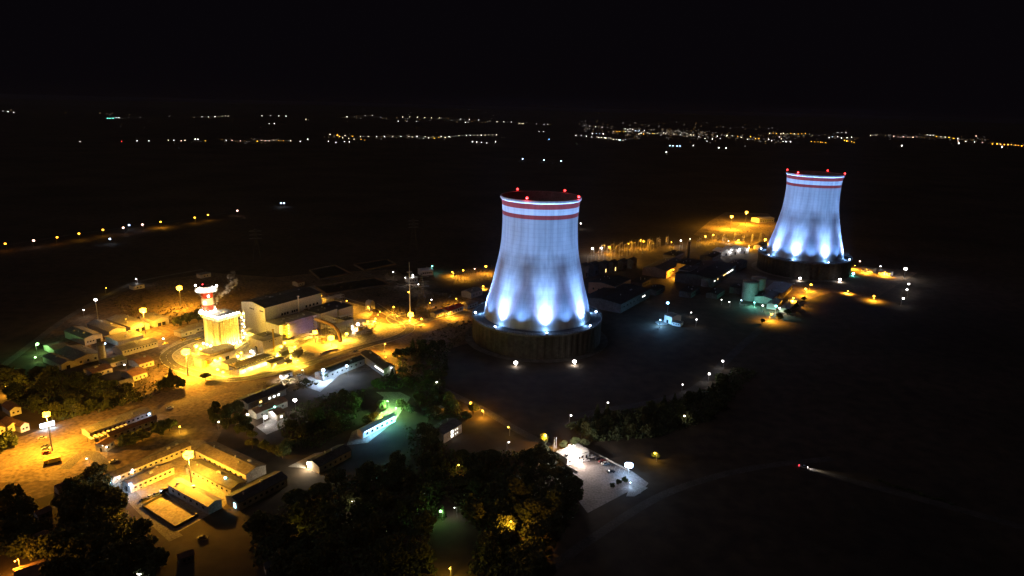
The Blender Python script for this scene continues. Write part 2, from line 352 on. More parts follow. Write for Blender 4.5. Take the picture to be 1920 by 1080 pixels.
# ------------------------------------------------------------------ cooling towers
shell_m = ribbed('tower concrete', (.40,.40,.41), (.47,.47,.48), 2*math.pi/18, 'A', .9, fine=.14, sc=.04)
def banded(mb, prof, n): pass
def cooling_tower(loc, label, flood_angles, beacon_angles, ground_floods):
    t = empty('cooling_tower', loc, 0, label, 'cooling tower')
    prof = [(45.3,20),(43.9,27),(42.6,33.5),(40.5,41),(38.4,48.4),(36.7,56),(35.1,63.4),(33.4,71),(32.2,78),(31.4,86),(31.0,93),(30.8,100),(30.9,106)]
    N = 128
    fine = []
    for i in range(len(prof)-1):
        for k in range(3):
            f = k/3; fine.append((prof[i][0]*(1-f)+prof[i+1][0]*f, prof[i][1]*(1-f)+prof[i+1][1]*f))
    fine.append(prof[-1])
    MB().lathe(fine, N).build('shell', shell_m, t, smooth=True)
    for nm, m_, pr in (('red_band', red_band_m, [(30.9,106),(31.05,109.3)]), ('white_band', white_band_m, [(31.05,109.3),(31.45,114)]),
                       ('red_band', red_band_m, [(31.45,114),(32.1,118.2)])):
        MB().lathe(pr, N).build(nm, m_, t, smooth=True)
    MB().lathe([(32.1,118.2),(32.9,118.9),(33.1,119.2),(33.1,120.6),(32.8,120.9),(31.9,120.9)], N).build('rim', white_band_m, t)
    MB().lathe([(31.9,120.9),(31.2,117),(30.2,105),(30.2,93),(31.3,78),(34.2,63),(37.5,48),(41.6,33),(44.3,20)], N).build('inner_lining', conc, t, smooth=True)
    d = MB(); n = 240
    vs = []; 
    for k in range(n):
        a = 2*math.pi*k/n; r = 54.5 if (k//2) % 2 else 53.9
        for z in (0, 18.6): vs.append((r*math.cos(a), r*math.sin(a), z))
    d.add(vs, [(2*k, 2*((k+1)%n), 2*((k+1)%n)+1, 2*k+1) for k in range(n)])
    d.build('skirt_wall', skirt_m, t)
    MB().lathe([(54.2,18.6),(55.0,18.6),(55.0,20.2),(54.4,20.2),(54.4,19.2),(51,19.4),(48,19.9),(44.5,20.3)], 120).build('deck', deck_m, t)
    r = MB()
    for z in (1.0, 1.6): r.lathe([(54.75,20.2+z-.06),(54.83,20.2+z-.06),(54.83,20.2+z),(54.75,20.2+z)], 90, close=True)
    for k in range(72):
        a = 2*math.pi*k/72; r.bar((54.8*math.cos(a),54.8*math.sin(a),20.2),(54.8*math.cos(a),54.8*math.sin(a),21.8),.05)
    r.build('railing', galv, t)
    for dg in flood_angles:
        a = R(dg); c, s = math.cos(a), math.sin(a)
        fl = MB().box((52.6*c,52.6*s,20.0),(.5,1.6,1.6),a).box((53.2*c,53.2*s,20.6),(.25,2.2,1.5),a).build('floodlight', galv, t)
        MB().ball((52.2*c,52.2*s,21.0),.95,8,6).build('lamp_glass', bulb('COOL', 16), fl, smooth=True)
        spot(t, (50.6*c,50.6*s,20.9), (32*c,32*s,80), 'COOL2', 245000, 84, 1.0, .8)
        spot(t, (49.2*c,49.2*s,20.8), (33.5*c,33.5*s,66), 'FLAME', 800000, 46, 1.0, .8)
        spot(t, (54.2*c,54.2*s,22.0), (34*c,34*s,60), 'WASH', 46000, 112, 1.0, 1.0)  # added wash spot, fills the blue between the bright columns
        point(t, (47.9*c,47.9*s,21.3), 'FLAME', 2600, .5)
        a2 = a+R(23); c2, s2 = math.cos(a2), math.sin(a2)
        spot(t, (54.2*c2,54.2*s2,21.6), (33.5*c2,33.5*s2,66), 'WASH', 62000, 86, 1.0, 1.0)  # added spot between the fixtures, fills the dark gaps on the shell
    for dg in beacon_angles:
        a = R(dg); c, s = 32.6*math.cos(a), 32.6*math.sin(a)
        b = MB().bar((c,s,120.9),(c,s,122.2),.14,6).box((c,s,121.0),(.9,.9,.3)).build('beacon_post', dark_steel, t)
        MB().ball((c,s,122.7),.95,10,8).build('beacon_lamp', emit('glow_beacon', (1,.03,.03), 9), b, smooth=True)
        point(t, (c*1.06,s*1.06,123.0), 'RED', 900, .6)
    return t
CN['COOL2'] = (.37, .43, 1); CN['FLAME'] = (.22, .50, 1); CN['WASH'] = (.17, .40, 1)
red_band_m = ribbed('red tower paint', (.36,.035,.03), (.43,.05,.04), 2*math.pi/18, 'A', .8, fine=.14, sc=.04)
white_band_m = ribbed('white tower paint', (.66,.66,.67), (.74,.74,.75), 2*math.pi/18, 'A', .8, fine=.14, sc=.04)
skirt_m = mat('skirt cladding', (.03,.027,.025), (.055,.05,.045), .12, .75, fine=.5)
deck_m = mat('deck concrete', (.08,.08,.085), (.12,.12,.125), .2, .9, fine=1)
def ring_path(c):
    o = MB().lathe([(54.6,.09),(61,.09)],72).build('path', mat('pale gravel path',(.10,.09,.08),(.2,.19,.17),.2,.95,fine=1.2), None, c); struct(o)
T1 = Vector((21.7,555,0)); T2 = Vector((365.4,840.9,0))
ring_path(T1); ring_path(T2)
def face(t): return math.degrees(math.atan2(-t.y, -t.x))
f1, f2 = face(T1), face(T2)
cooling_tower(T1, 'nearer and larger cooling tower with blue white floodlit shell beside the sodium lit plant', [f1-86,f1-39,f1+9,f1+56,f1+103,f1+150,f1+195,f1+232], [f1-142,f1-19,f1+66,f1+142], None)
cooling_tower(T2, 'farther cooling tower with blue floodlit shell and red beacons at the right', [f2-97,f2-50,f2-13,f2+32,f2+78,f2+125,f2+170,f2+215], [f2-100,f2-35,f2+155,f2+84], None)

# ------------------------------------------------------------------ buildings
GRID = R(57)
vrng = random.Random(8)
def rect(A, B, C, z, snap=True):
    a, b, c = P(*A, z), P(*B, z), P(*C, z)
    d = b-a; ang = math.atan2(d.y, d.x); L = d.xy.length
    if snap:
        k = round((ang-GRID)/(math.pi/2)); sn = GRID+k*math.pi/2
        if abs(ang-sn) < R(18):
            mid = (a+b)/2; L *= math.cos(ang-sn); ang = sn
            a = mid-Vector((math.cos(ang), math.sin(ang), 0))*L/2
    u = Vector((math.cos(ang), math.sin(ang), 0)); v = Vector((-u.y, u.x, 0))
    D = (c-a).dot(v)
    if D < 0:   # walk the edge the other way so that depth is on the left
        a = a+u*L; u = -u; v = -v; D = -D
        flip = True
    else: flip = False
    return Vector((a.x, a.y, 0)), u, L, D, flip
def bld(label, cat, A, B, C, z, zr=None, roof='flat', rise=1.6, wall=plaster, rmat=roof_dark, wins=(), name='building', over=.4, snap=True, parapet=0, group=None, vents=True):
    """A-B is one top edge of the wall, C any point of the opposite edge (photo positions at height zr)"""
    o, u, L, D, flip = rect(A, B, C, z if zr is None else zr, snap)
    t = empty(name, o, math.atan2(u.y, u.x), label, cat, group)
    w_ = MB(); c = [(0,0),(L,0),(L,D),(0,D)]
    w_.hexa([(x,y,0) for x,y in c], [(x,y,z) for x,y in c])
    if roof == 'gx': w_.add([(0,0,z),(0,D,z),(0,D/2,z+rise)], [(0,2,1)]); w_.add([(L,0,z),(L,D,z),(L,D/2,z+rise)], [(0,1,2)])
    if roof == 'gy': w_.add([(0,0,z),(L,0,z),(L/2,0,z+rise)], [(0,1,2)]); w_.add([(0,D,z),(L,D,z),(L/2,D,z+rise)], [(0,2,1)])
    w_.build('wall', wall, t)
    r = MB(); e = over; k = .22
    if roof == 'flat':
        r.hexa([(-e,-e,z+.02),(L+e,-e,z+.02),(L+e,D+e,z+.02),(-e,D+e,z+.02)], [(-e,-e,z+.35),(L+e,-e,z+.35),(L+e,D+e,z+.35),(-e,D+e,z+.35)])
    elif roof == 'shed':
        r.hexa([(-e,-e,z+.02),(L+e,-e,z+.02),(L+e,D+e,z+rise),(-e,D+e,z+rise)], [(-e,-e,z+.3),(L+e,-e,z+.3),(L+e,D+e,z+rise+.3),(-e,D+e,z+rise+.3)])
        for x in (0, L): w_2 = None
    elif roof in ('gx', 'gy'):
        S, T = (D, L) if roof == 'gx' else (L, D)
        sl = rise/(S/2)
        for side in (0, 1):
            pr = [(-e, z-e*sl+.03), (S/2, z+rise+.03)] if side == 0 else [(S/2, z+rise+.03), (S+e, z-e*sl+.03)]
            b4, t4 = [], []
            for (q, zz) in ((pr[0]), (pr[1])):
                b4.append((q, zz)); t4.append((q, zz+k))
            def pt(q, along, zz): return (along, q, zz) if roof == 'gx' else (q, along, zz)
            bt = [pt(b4[0][0],-e,b4[0][1]), pt(b4[0][0],T+e,b4[0][1]), pt(b4[1][0],T+e,b4[1][1]), pt(b4[1][0],-e,b4[1][1])]
            tp = [pt(t4[0][0],-e,t4[0][1]), pt(t4[0][0],T+e,t4[0][1]), pt(t4[1][0],T+e,t4[1][1]), pt(t4[1][0],-e,t4[1][1])]
            r.hexa(bt, tp)
    r.build('roof', rmat, t)
    def wallpt(side, along, h, out):
        if side == 0: return (along, -out, h), 0
        if side == 1: return (L+out, along, h), math.pi/2
        if side == 2: return (along, D+out, h), 0
        return (-out, along, h), math.pi/2
    for (side, n, zc, ww, hh, mt, f0, f1) in wins:
        ln = L if side in (0, 2) else D
        for i in range(n):
            f = f0+(f1-f0)*((i+.5)/n); p, an = wallpt(side, ln*f, zc, .08)
            nm = 'door' if zc-hh/2 < .3 else 'window'
            MB().box((0,0,0), (ww,.16,hh)).build(nm, mt, t, p).rotation_euler = (0,0,an)
    if L*D > 130 and vents:
        for i in range(min(4, 1+int(L*D/160))):
            q = vrng.uniform(.12,.88); y = vrng.choice((.3,.5,.7))*D; x = q*L
            zt = z+.3 if roof == 'flat' else (z+rise*(1-abs(y-D/2)/(D/2)) if roof == 'gx' else z+rise*(1-abs(x-L/2)/(L/2)))
            if vrng.random() < .5: MB().box((x,y,zt+.45),(vrng.uniform(1,1.9),vrng.uniform(.8,1.3),1.2)).build('roof_vent', galv, t)
            else: MB().bar((x,y,zt-.3),(x,y,zt+1.1),.28,8).bar((x,y,zt+1.1),(x,y,zt+1.5),.5,8,.1).build('roof_vent', galv, t)
    return t, L, D
lit_w = emit('lit_window_white', (1,.95,.85), 5); lit_y = emit('lit_window_amber', (1,.6,.18), 3); lit_c = emit('lit_window_cyan', (.45,.85,1), 5)

# --- main plant
hall, HL, HD = bld('large turbine hall with dark ridge roof and tall pale end wall beside the striped stack', 'turbine hall', (497,578), (601,549), (453.5,565.4), 25, None, 'gx', 2.6, white_clad, roof_dark,
    [(0,3,15.5,1.9,2.0,win_dark,.26,.40),(0,3,15.5,1.6,2.0,win_dark,.44,.56),(0,4,16.5,1.9,2.0,win_dark,.68,.95),(3,3,21.5,1.2,1.2,win_dark,.05,.22),(3,3,21.5,1.2,1.2,win_dark,.45,.65)], 'turbine_hall')
pp = MB().bar((HL*.565,-.7,10),(HL*.565,-.7,27.5),.55,8).box((HL*.565,-.7,27.8),(1.6,1.6,.6)); pp.build('exhaust_pipe', white_paint, hall)
for k in range(5): MB().box((HL*(.15+.17*k), HD*.5, 28.2),(2.2,1.4,.9)).build('roof_vent', dark_steel, hall)
annex, AL, AD = bld('low grey roofed annex along the front of the turbine hall', 'annex', (522.6,610.5), (594,590), (500,600), 13, None, 'flat', 0, white_clad, roof_grey, [(3,2,2,2.6,4,win_dark,.15,.85)], 'annex')
seam = MB().box((AL*.46,AD*.5,13.5),(.5,AD,.25)).box((AL*.8,AD*.35,13.9),(.9,2.4,.9)); seam.build('roof_vent', galv, annex)
# air intake with stacked violet lit hoods
o, u, L, D, _ = rect((551,635.5), (588,617), (544,607), 2, True)
intake = empty('air_intake_house', o, math.atan2(u.y,u.x), 'violet lit air intake house with five stacked weather hoods below the annex', 'air intake')
IL, ID, IH = 25.0, 6.0, 15.0
MB().hexa([(0,2,2.4),(IL,2,2.4),(IL,ID,2.4),(0,ID,2.4)], [(0,2,IH),(IL,2,IH),(IL,ID,IH),(0,ID,IH)]).build('housing', ribbed('violet lit cladding', (.15,.125,.20), (.20,.17,.26), 1.4), intake)  # violet light is also put into this cladding colour
for k in range(5):
    z0 = 2.9+k*2.4
    MB().hexa([(0,0,z0),(IL,0,z0),(IL,1.99,z0+1.2),(0,1.99,z0+1.2)], [(0,0,z0+.2),(IL,0,z0+.2),(IL,1.99,z0+2.2),(0,1.99,z0+2.2)]).build('weather_hood', MATS['violet lit cladding'], intake)
lg = MB()
for k in range(7):
    for y in (2.3, 5.6): lg.bar((.4+k*(IL-.8)/6,y,0),(.4+k*(IL-.8)/6,y,2.4),.18)
for y in (2.3, 5.6): lg.bar((.4,y,2.2),(IL-.4,y,2.2),.14)
for k in (0,6): lg.bar((.4+k*(IL-.8)/6,2.3,2.0),(.4+k*(IL-.8)/6,5.6,2.0),.14)
lg.build('support_frame', dark_steel, intake)
stair = MB()
for k in range(5): stair.box((-1.6,3.2,2.6+2.4*k),(3.0,4.6,.2)).box((-3.0,3.2,3.3+2.4*k),(.08,4.6,.08))
for x in (-3,-.3):
    for y in (1,5.4): stair.bar((x,y,0),(x,y,13.6),.12)
stair.build('stair_tower', yellow_paint, intake)
for z in (3.6,6,8.4,10.8,13.2):
    MB().ball((-1.6,.6,z),.4,8,6).build('stair_lamp', bulb('YEL',14), intake, smooth=True)
point(intake, (-2.6,-1.5,7), 'YEL', 5200, .4); point(intake, (-2.6,-1.6,12), 'YEL', 2200, .4)
spot(intake, (IL*.45,-17,7.0), (IL*.5,0,8), 'VIO', 9000, 105, .8)

bld('flat dark roofed block with pale walls right of the turbine hall', 'switch house', (599.7,588.3), (633,579), (570.5,577), 14, None, 'flat', 0, white_clad, roof_dark, [(0,2,5,1.4,1.8,win_dark,.5,.8)], 'switch_house', parapet=1)
bld('smaller dark roofed block joined to the right end of the pale switch house', 'switch house', (634.5,580.5), (662,573), (616,567.5), 12, None, 'flat', 0, white_clad, roof_dark, [(0,3,4,1.4,1.6,win_dark,.2,.9)], 'switch_house')
bld('low pale outbuilding with dark roof near the two amber lamps', 'outbuilding', (648,601), (663,597), (641,592), 6, None, 'flat', 0, white_clad, roof_dark, [(0,2,3,1.2,1.2,win_dark,.2,.8)], 'outbuilding')
fb, FL_, FD_ = bld('cube like pump house with brown flat roof and tall thin flue before the turbine hall', 'pump house', (493,640.4), (527.5,629), (466,632), 10, None, 'flat', 0, plaster, roof_grey, [(0,4,8.4,.9,.5,win_dark,.3,.7),(3,1,2.2,3,4,win_dark,.3,.7)], 'pump_house')
MB().bar((FL_*.52,-.8,0),(FL_*.52,-.8,17),.62,10).box((FL_*.52,-.8,17.3),(1.6,1.6,.5)).build('flue', yellow_paint, fb)
MB().box((FL_*.62,FD_*.7,10.5),(FL_*.5,FD_*.5,.25)).build('roof_patch', roof_dark, fb)
bld('low brown roofed workshop between the striped stack and the brightest sodium mast', 'workshop', (379,677), (437,656), (364,671), 6, None, 'flat', 0, plaster, roof_grey, [(0,1,1.6,3.2,3.2,win_dark,.68,.86),(0,3,3.6,1.4,1.2,win_dark,.1,.6)], 'workshop')
bld('taller grey roofed store behind the low brown roofed workshop', 'store', (392,664), (440,649), (380,657), 8, None, 'flat', 0, grey_clad, roof_grey, [(0,4,5,1.4,1.4,win_dark,.1,.9)], 'store')
bld('small dark flat roofed hut at the left end of the fan cooler', 'hut', (429,684), (451,676.5), (412,680), 4.5, None, 'flat', 0, plaster, roof_dark, [(0,1,1.2,1.4,2.4,win_dark,.4,.6)], 'hut')
# fan cooler
o, u, L, D, _ = rect((447,692), (510,667), (429,684.5), 5, True)
cool = empty('fan_cooler', o, math.atan2(u.y,u.x), 'flat bank of many round fans over a brightly lit long wall at the plant road', 'fan cooler')
MB().box((L/2,D/2,4.6),(L,D,.8)).build('deck', mat('cooler deck',(.022,.02,.018),(.04,.036,.032),1,.7), cool)
lg = MB()
for i in range(9):
    for j in (0.3, D-.3): lg.bar((.3+i*(L-.6)/8,j,0),(.3+i*(L-.6)/8,j,4.2),.16)
lg.build('support_frame', galv, cool)
nx, ny = 14, 6
fr0 = None
for i in range(nx):
    for j in range(ny):
        part_from('fanring', lambda: MB().lathe([(.25*L/nx,0),(.31*L/nx,0),(.31*L/nx,.8),(.25*L/nx,.8)], 12, close=True).disc(.25*L/nx,.15,12).box((0,0,.4),(.5*L/nx,.18,.06)).box((0,0,.4),(.18,.5*L/nx,.06)).ball((0,0,.45),.22,6,4), 'fan', [mat('fan galvanised', (.30,.28,.25), (.38,.36,.32), 2, .6)], cool, False, (L*(i+.5)/nx, D*(j+.5)/ny, 5.0))
MB().box((L/2,-1.0,1.6),(L*.92,.3,3.2)).build('front_wall', white_paint, cool)
for k in range(5):
    MB().ball((L*(.12+.19*k),-3.4,3.0),.4,8,6).build('wall_lamp', bulb('WARM',14), cool, smooth=True)
    point(cool, (L*(.12+.19*k),-3.4,2.4), 'YEL', 1500, .3)
for k in range(3): point(cool, (L*(.2+.3*k),D*.5,2.4), 'WARM', 500, .3)
# HRSG boiler block and striped stack
A_, B_, C_ = (389,650), (414,652), (458,633)
a, b, c = P(*A_), P(*B_), P(*C_)
ub = Vector((math.cos(GRID),math.sin(GRID),0)); vb = Vector((-ub.y,ub.x,0))
WB, LB, HB = 17.0, 17.5, 24.5
boiler = empty('boiler_house', (b.x,b.y,0), GRID, 'tall golden lit boiler house with ribbed side and blazing white roof edge', 'boiler house')
bw = ribbed('boiler cladding', (.42,.38,.30), (.52,.47,.38), 1.3)
MB().hexa([(0,0,0),(LB,0,0),(LB,WB,0),(0,WB,0)], [(0,0,HB),(LB,0,HB),(LB,WB,HB),(0,WB,HB)]).build('wall', bw, boiler)
rf = MB().box((LB/2,WB/2,HB+.25),(LB+1.6,WB+1.6,.5)).build('roof', mat('boiler roof', (.22,.22,.23), (.30,.30,.31), .2, .6, fine=.8), boiler)
MB().box((LB*.45,WB*.45,HB+1.5),(4,3,2.0)).box((LB*.7,WB*.6,HB+1.0),(4,4,1.0)).build('roof_unit', galv, boiler)
MB().bar((LB*.33,WB*.72,HB),(LB*.33,WB*.72,HB+6.5),.8,10).build('vent_pipe', white_paint, boiler)
for k in range(8): MB().box((1.5+k*(LB-3)/7,-.55,HB/2),(1.0,1.09,HB-.6)).build('buttress', bw, boiler)
MB().box((-.6,WB*.5,HB/2),(1.19,3.6,HB-.8)).box((-.35,.6,HB/2),(.69,1.2,HB-.6)).build('duct', bw, boiler)
gal = MB()
for (zz, e) in ((HB-1.2,1.9),(HB+.9,1.9)):
    pass
for zz in (HB-2.0,):
    gal.box((LB/2,-1.5,zz),(LB+4,1.8,.18)).box((-1.9,WB/2,zz),(1.4,WB+4,.18))
    for k in range(24): gal.bar((-1.5+k*(LB+3)/23,-2.3,zz),(-1.5+k*(LB+3)/23,-2.3,zz+1.2),.05)
    for hh in (.6,1.2): gal.bar((-2.5,-2.35,zz+hh),(LB+2,-2.35,zz+hh),.06); gal.bar((-2.55,-2.4,zz+hh),(-2.55,WB+2,zz+hh),.06)
gal.build('gallery', galv, boiler)
for k in range(13):
    MB().ball((-1.2+k*(LB+1)/12,-1.7,HB+.6+.5*(k%2)),.72,8,6).build('gallery_lamp', bulb('WHT',14), boiler, smooth=True)
for k in range(7): MB().ball((-1.8,k*WB/6,HB+.9+.5*(k%2)),.8,8,6).build('gallery_lamp', bulb('WHT',14), boiler, smooth=True)
for k in range(5): point(boiler, (-1+k*(LB+1)/4,-4.2,HB+.8), 'YEL', 2200, .5)
for k in range(3): point(boiler, (-4.4,k*WB/2,HB+.6), 'YEL', 1800, .5)
for k in range(5):
    MB().ball((2+k*(LB-4)/4,-3.4,1.4),.6,8,6).build('base_lamp', bulb('WHT',14), boiler, smooth=True)
    point(boiler, (2+k*(LB-4)/4,-3.6,2.2), 'YEL', 3400, .4)
for k in range(4):
    MB().ball((-4.6,1+k*(WB-2)/3,1.6),.7,8,6).build('base_lamp', bulb('WHT',14), boiler, smooth=True)
    point(boiler, (-4.8,1+k*(WB-2)/3,2.4), 'YEL', 2600, .4)
st = MB()
for k in range(8):
    z = 3+k*3.0; st.box((LB+2.2,0,z),(3.4,5.0,.18)).bar((LB+.6,-2.4,z),(LB+3.6,2.2,z-3.2 if k else 0),.16)
    for hh in (.6,1.1): st.bar((LB+.4,-2.5,z+hh),(LB+3.8,-2.5,z+hh),.05)
for x in (LB+.4, LB+3.8):
    for y in (-2.5,2.5): st.bar((x,y,0),(x,y,26),.16)
st.build('stair_tower', galv, boiler)
for k in range(8):
    MB().ball((LB+2.6+(k%2)*1.6-.8,-2.2,4.0+k*2.8),.6,8,6).build('stair_lamp', bulb('WHT',14), boiler, smooth=True)
for z in (6,14,22): point(boiler, (LB+3,-4.6,z), 'YEL', 1500, .4)
# stack (its own thing, beside the boiler house)
sx = Vector((b.x,b.y,0))+ub*(-.5)+vb*(WB*.62)
sx = P(396,641)
stack = empty('chimney_stack', (sx.x,sx.y,0), GRID, 'red and white banded stack with a blazing ring platform near its top', 'chimney stack')
SR = 4.4
for nm, z0, z1, m_ in (('white_band',0,26.2,mat('stack pale steel',(.5,.47,.4),(.6,.56,.48),.3,.6)),('red_band',26.2,32,red_paint),('white_band',32,37.5,white_paint),('red_band',37.5,42.6,red_paint),('white_band',42.6,46.5,white_paint)):
    MB().lathe([(SR,z0),(SR,z1)], 28).build(nm, m_, stack, smooth=True)
MB().lathe([(SR,46.5),(SR+.15,46.5),(SR+.15,47.1),(SR-.4,47.1),(SR-.5,41)], 28).build('rim', dark_steel, stack)
for z, ro in ((43.0,8.4),(25.2,7.4)):
    pl = MB().lathe([(SR+.1,z),(ro,z),(ro,z+.3),(SR+.1,z+.3)], 28, close=True)
    for h in (.6,1.2): pl.lathe([(ro-.08,z+.3+h-.07),(ro,z+.3+h-.07),(ro,z+.3+h),(ro-.08,z+.3+h)], 28, close=True)
    for k in range(6):
        a = 2*math.pi*k/6+.3; c_, s_ = math.cos(a), math.sin(a)
        pl.bar((ro*c_,ro*s_,z),(SR*c_,SR*s_,z-5),.09).bar((ro*c_,ro*s_,z+.3),(ro*c_,ro*s_,z+1.5),.06)
    po = pl.build('platform', galv, stack)
    for k in range(12):
        a = 2*math.pi*k/12+.2; MB().ball((ro*.72*math.cos(a),ro*.72*math.sin(a),z+1.5),.85,8,6).build('platform_lamp', bulb('WHT',14), po, smooth=True)
    for k in range(4):
        a = math.pi*k/2+.4; point(stack, ((ro+.6)*math.cos(a),(ro+.6)*math.sin(a),z+2.4), 'WARM', 2200, .5)
for a in (2.2, 5.4):
    MB().bar((8.2*math.cos(a),8.2*math.sin(a),43.3),(8.2*math.cos(a),8.2*math.sin(a),48.4),.12).build('lamp_post', galv, stack)
    MB().ball((8.2*math.cos(a),8.2*math.sin(a),47.2),.8,8,6).build('platform_lamp', bulb('WHT',14), stack, smooth=True)
MB().ball((-1.5,2,48.2),.5,8,6).build('beacon_lamp', emit('glow_beacon', (1,.03,.03), 9), stack, smooth=True)
for (a, z) in ((-2.0-GRID+.4,34.3),(-.9-GRID,39.6)):
    MB().ball(((SR+.5)*math.cos(a),(SR+.5)*math.sin(a),z),.9,8,6).build('ladder_lamp', bulb('WHT',14), stack, smooth=True)
ld_ = MB()
for q in (-.25,.25): ld_.bar((SR+.6,q,0),(SR+.6,q,43),.07)
ld_.build('ladder', galv, stack)
# pipe bridge curving over to the yard
pts = [P(591,598,13),P(610,604,12.5),(P(625,611,11)),P(634,622,8),P(639,640,2)]
o0 = Vector((pts[0].x,pts[0].y,0)); pb = empty('pipe_bridge', o0, 0, 'brown enclosed duct arching from the switch house down to the yard', 'pipe bridge')
dm = MB(); ln = smooth_line([p-o0 for p in pts],5)
for i in range(len(ln)-1): dm.bar(ln[i],ln[i+1],1.5,6)
dm.build('duct', mat('rusty duct',(.16,.10,.05),(.24,.16,.09),.4,.8), pb)
lm = MB()
for i in range(2,len(ln)-2,3):
    q = ln[i]; lm.bar((q.x-1.2,q.y,0),(q.x-1.2,q.y,q.z),.18).bar((q.x+1.2,q.y,0),(q.x+1.2,q.y,q.z),.18).bar((q.x-1.2,q.y,0),(q.x+1.2,q.y,q.z),.1)
lm.build('support_frame', dark_steel, pb)
# filter gallery below the bridge (lattice of pipes)
def pipe_rack(A, B, wd, h, label, lev=3, bays=8, m_=galv):
    a, b = P(*A), P(*B); d = b-a; L = d.length; t = empty('pipe_rack', (a.x,a.y,0), math.atan2(d.y,d.x), label, 'pipe rack')
    f = MB()
    for i in range(bays+1):
        x = L*i/bays
        for y in (0, wd): f.bar((x,y,0),(x,y,h),.16)
        for k in range(lev): f.bar((x,0,h*(k+1)/lev),(x,wd,h*(k+1)/lev),.12)
        if i < bays: f.bar((x,0,0),(x+L/bays,0,h),.09)
    f.build('frame', m_, t)
    p = MB()
    for k in range(lev):
        for j in range(4): p.bar((0,wd*(j+.5)/4,h*(k+1)/lev+.3),(L,wd*(j+.5)/4,h*(k+1)/lev+.3),random.choice((.18,.26,.34)),6)
    p.build('pipes', white_paint, t); return t
pipe_rack((590,612), (622,624), 6, 11, 'tall lattice of pipes behind the two bright yard lamps', 4)
pipe_rack((628,636), (664,622), 7, 9, 'yellow lit pipe frame at the right of the arching duct', 3)
pipe_rack((455,637), (490,657), 6, 6, 'low pipe rack between boiler house and pump house', 3)
pipe_rack((462,652), (440,668), 5, 5, 'short pipe rack behind the fan cooler', 2)
pipe_rack((668,612), (700,616), 6, 5, 'white lit pipe rack near the curved plant road', 2)
pipe_rack((560,648), (586,640), 5, 6, 'pipe rack along the pale wall before the air intake', 2)
pipe_rack((600,646), (622,640), 5, 5, 'low pipe rack behind the paved plot', 2)
pipe_rack((640,612), (662,606), 5, 8, 'pipe rack at the foot of the low outbuilding', 3)
pipe_rack((462,640), (476,634), 5, 8, 'pipe rack beside the stair tower of the boiler house', 3)
pipe_rack((612,571), (646,562), 6, 5, 'pipe rack behind the dark roofed switch house', 2)
pipe_rack((672,634), (704,626), 4, 4, 'low pipe rack along the inside of the road bend', 2)
# transformers
def transformer(px, py, sc, label, group=None, rz=GRID):
    p = P(px, py)
    if 'tr' not in _cache:
        t = empty('transformer', p, rz, label, 'transformer', group); _cache['tr'] = t
        MB().box((0,0,2.2),(6,3,3.4)).box((0,0,.25),(7,4,.5)).build('tank', mat('transformer paint',(.30,.30,.27),(.38,.37,.33),.8,.5), t)
        for s in (-1,1):
            rd = MB()
            for k in range(8): rd.box((-2.4+k*.68,s*2.0,2.2),(.2,.95,2.8))
            rd.build('radiator', galv, t)
        bs = MB()
        for k in range(3): bs.bar((-1.8+k*1.8,0,3.9),(-1.8+k*1.8,0,6.0),.26,8,.12)
        bs.build('bushing', mat('brown porcelain',(.16,.07,.04),(.2,.09,.05),2,.3), t)
        MB().bar((-2.6,-.9,5),(2.6,-.9,5),.5,10).build('conservator', MATS['transformer paint'], t)
        t.scale = (sc,sc,sc); return t
    return copy_tree(_cache['tr'], p, rz, (sc,)*3, label, group)
for i,(x,y,s_,lb) in enumerate([(533,666,1.1,'transformer nearest the pump house corner in the dazzling yard'),(548,672,1,'transformer in the middle of the dazzling yard'),(540,681,.9,'transformer nearest the road in the dazzling yard'),(560,664,1,'transformer at the right edge of the dazzling yard'),(520,673,.8,'small transformer beside the lit little house'),
        (645,632,.9,'transformer under the yellow pipe frame'),(682,621,1,'transformer beside the white lit pipe rack'),(692,626,.9,'transformer close to the inside of the road bend'),(612,566,.9,'transformer behind the dark roofed switch house'),(628,568,.9,'transformer left of the round lit tank')]):
    transformer(x,y,s_,lb)
def tank(px, py, r, h, label, m_=white_paint, cat='tank', name='storage_tank', cone=.12):
    p = P(px, py); t = empty(name, p, GRID, label, cat)
    MB().lathe([(r,0),(r,h)], 28).build('wall', m_, t, smooth=True)
    MB().lathe([(r+.12,h),(r+.12,h+.2),(r*.3,h+r*cone+.2),(.01,h+r*cone+.25)], 28).build('roof', roof_grey, t, smooth=True)
    l_ = MB()
    for q in (-.3,.3): l_.bar((-r*.1+q,-r-.25,0),(-r*.1+q,-r-.25,h+1),.06)
    for k in range(int(h/.8)): l_.bar((-r*.1-.3,-r-.25,.5+k*.8),(-r*.1+.3,-r-.25,.5+k*.8),.04)
    l_.build('ladder', galv, t)
    k_ = MB()
    for a in range(12):
        an = math.pi*a/6; k_.bar((r*math.cos(an),r*math.sin(an),h),(r*math.cos(an),r*math.sin(an),h+1.1),.05)
    k_.lathe([(r-.05,h+1.05),(r+.03,h+1.05),(r+.03,h+1.13),(r-.05,h+1.13)],20,close=True).build('railing', galv, t)
    return t
tank(476,664,1.8,4,'small tank at the end of the low pipe rack by the pump house')
tank(607,641,2.0,5,'tank between the huge yard floodlight and the low pipe rack', yellow_paint)
tank(655,624,2.2,5.5,'pale tank under the yellow lit pipe frame')
tank(684,612,2.4,5,'pale tank close to the two large amber globes')
tank(1322,536,5,8,'dim squat tank before the long dark hall', conc)
tank(1338,531,5,8,'second dim squat tank before the long dark hall', conc)
tank(386,686,2.6,4.5,'small yellow lit tank at the left end of the low workshop', yellow_paint)
tank(634,572,3.4,4.2,'round pale tank among pipes behind the switch house')
tank(193,678,2.6,13,'slender pale silo standing among the left sheds', plaster, 'silo', 'silo')
tank(676,622,2.2,4,'squat tank between pipe rack and road bend', yellow_paint)
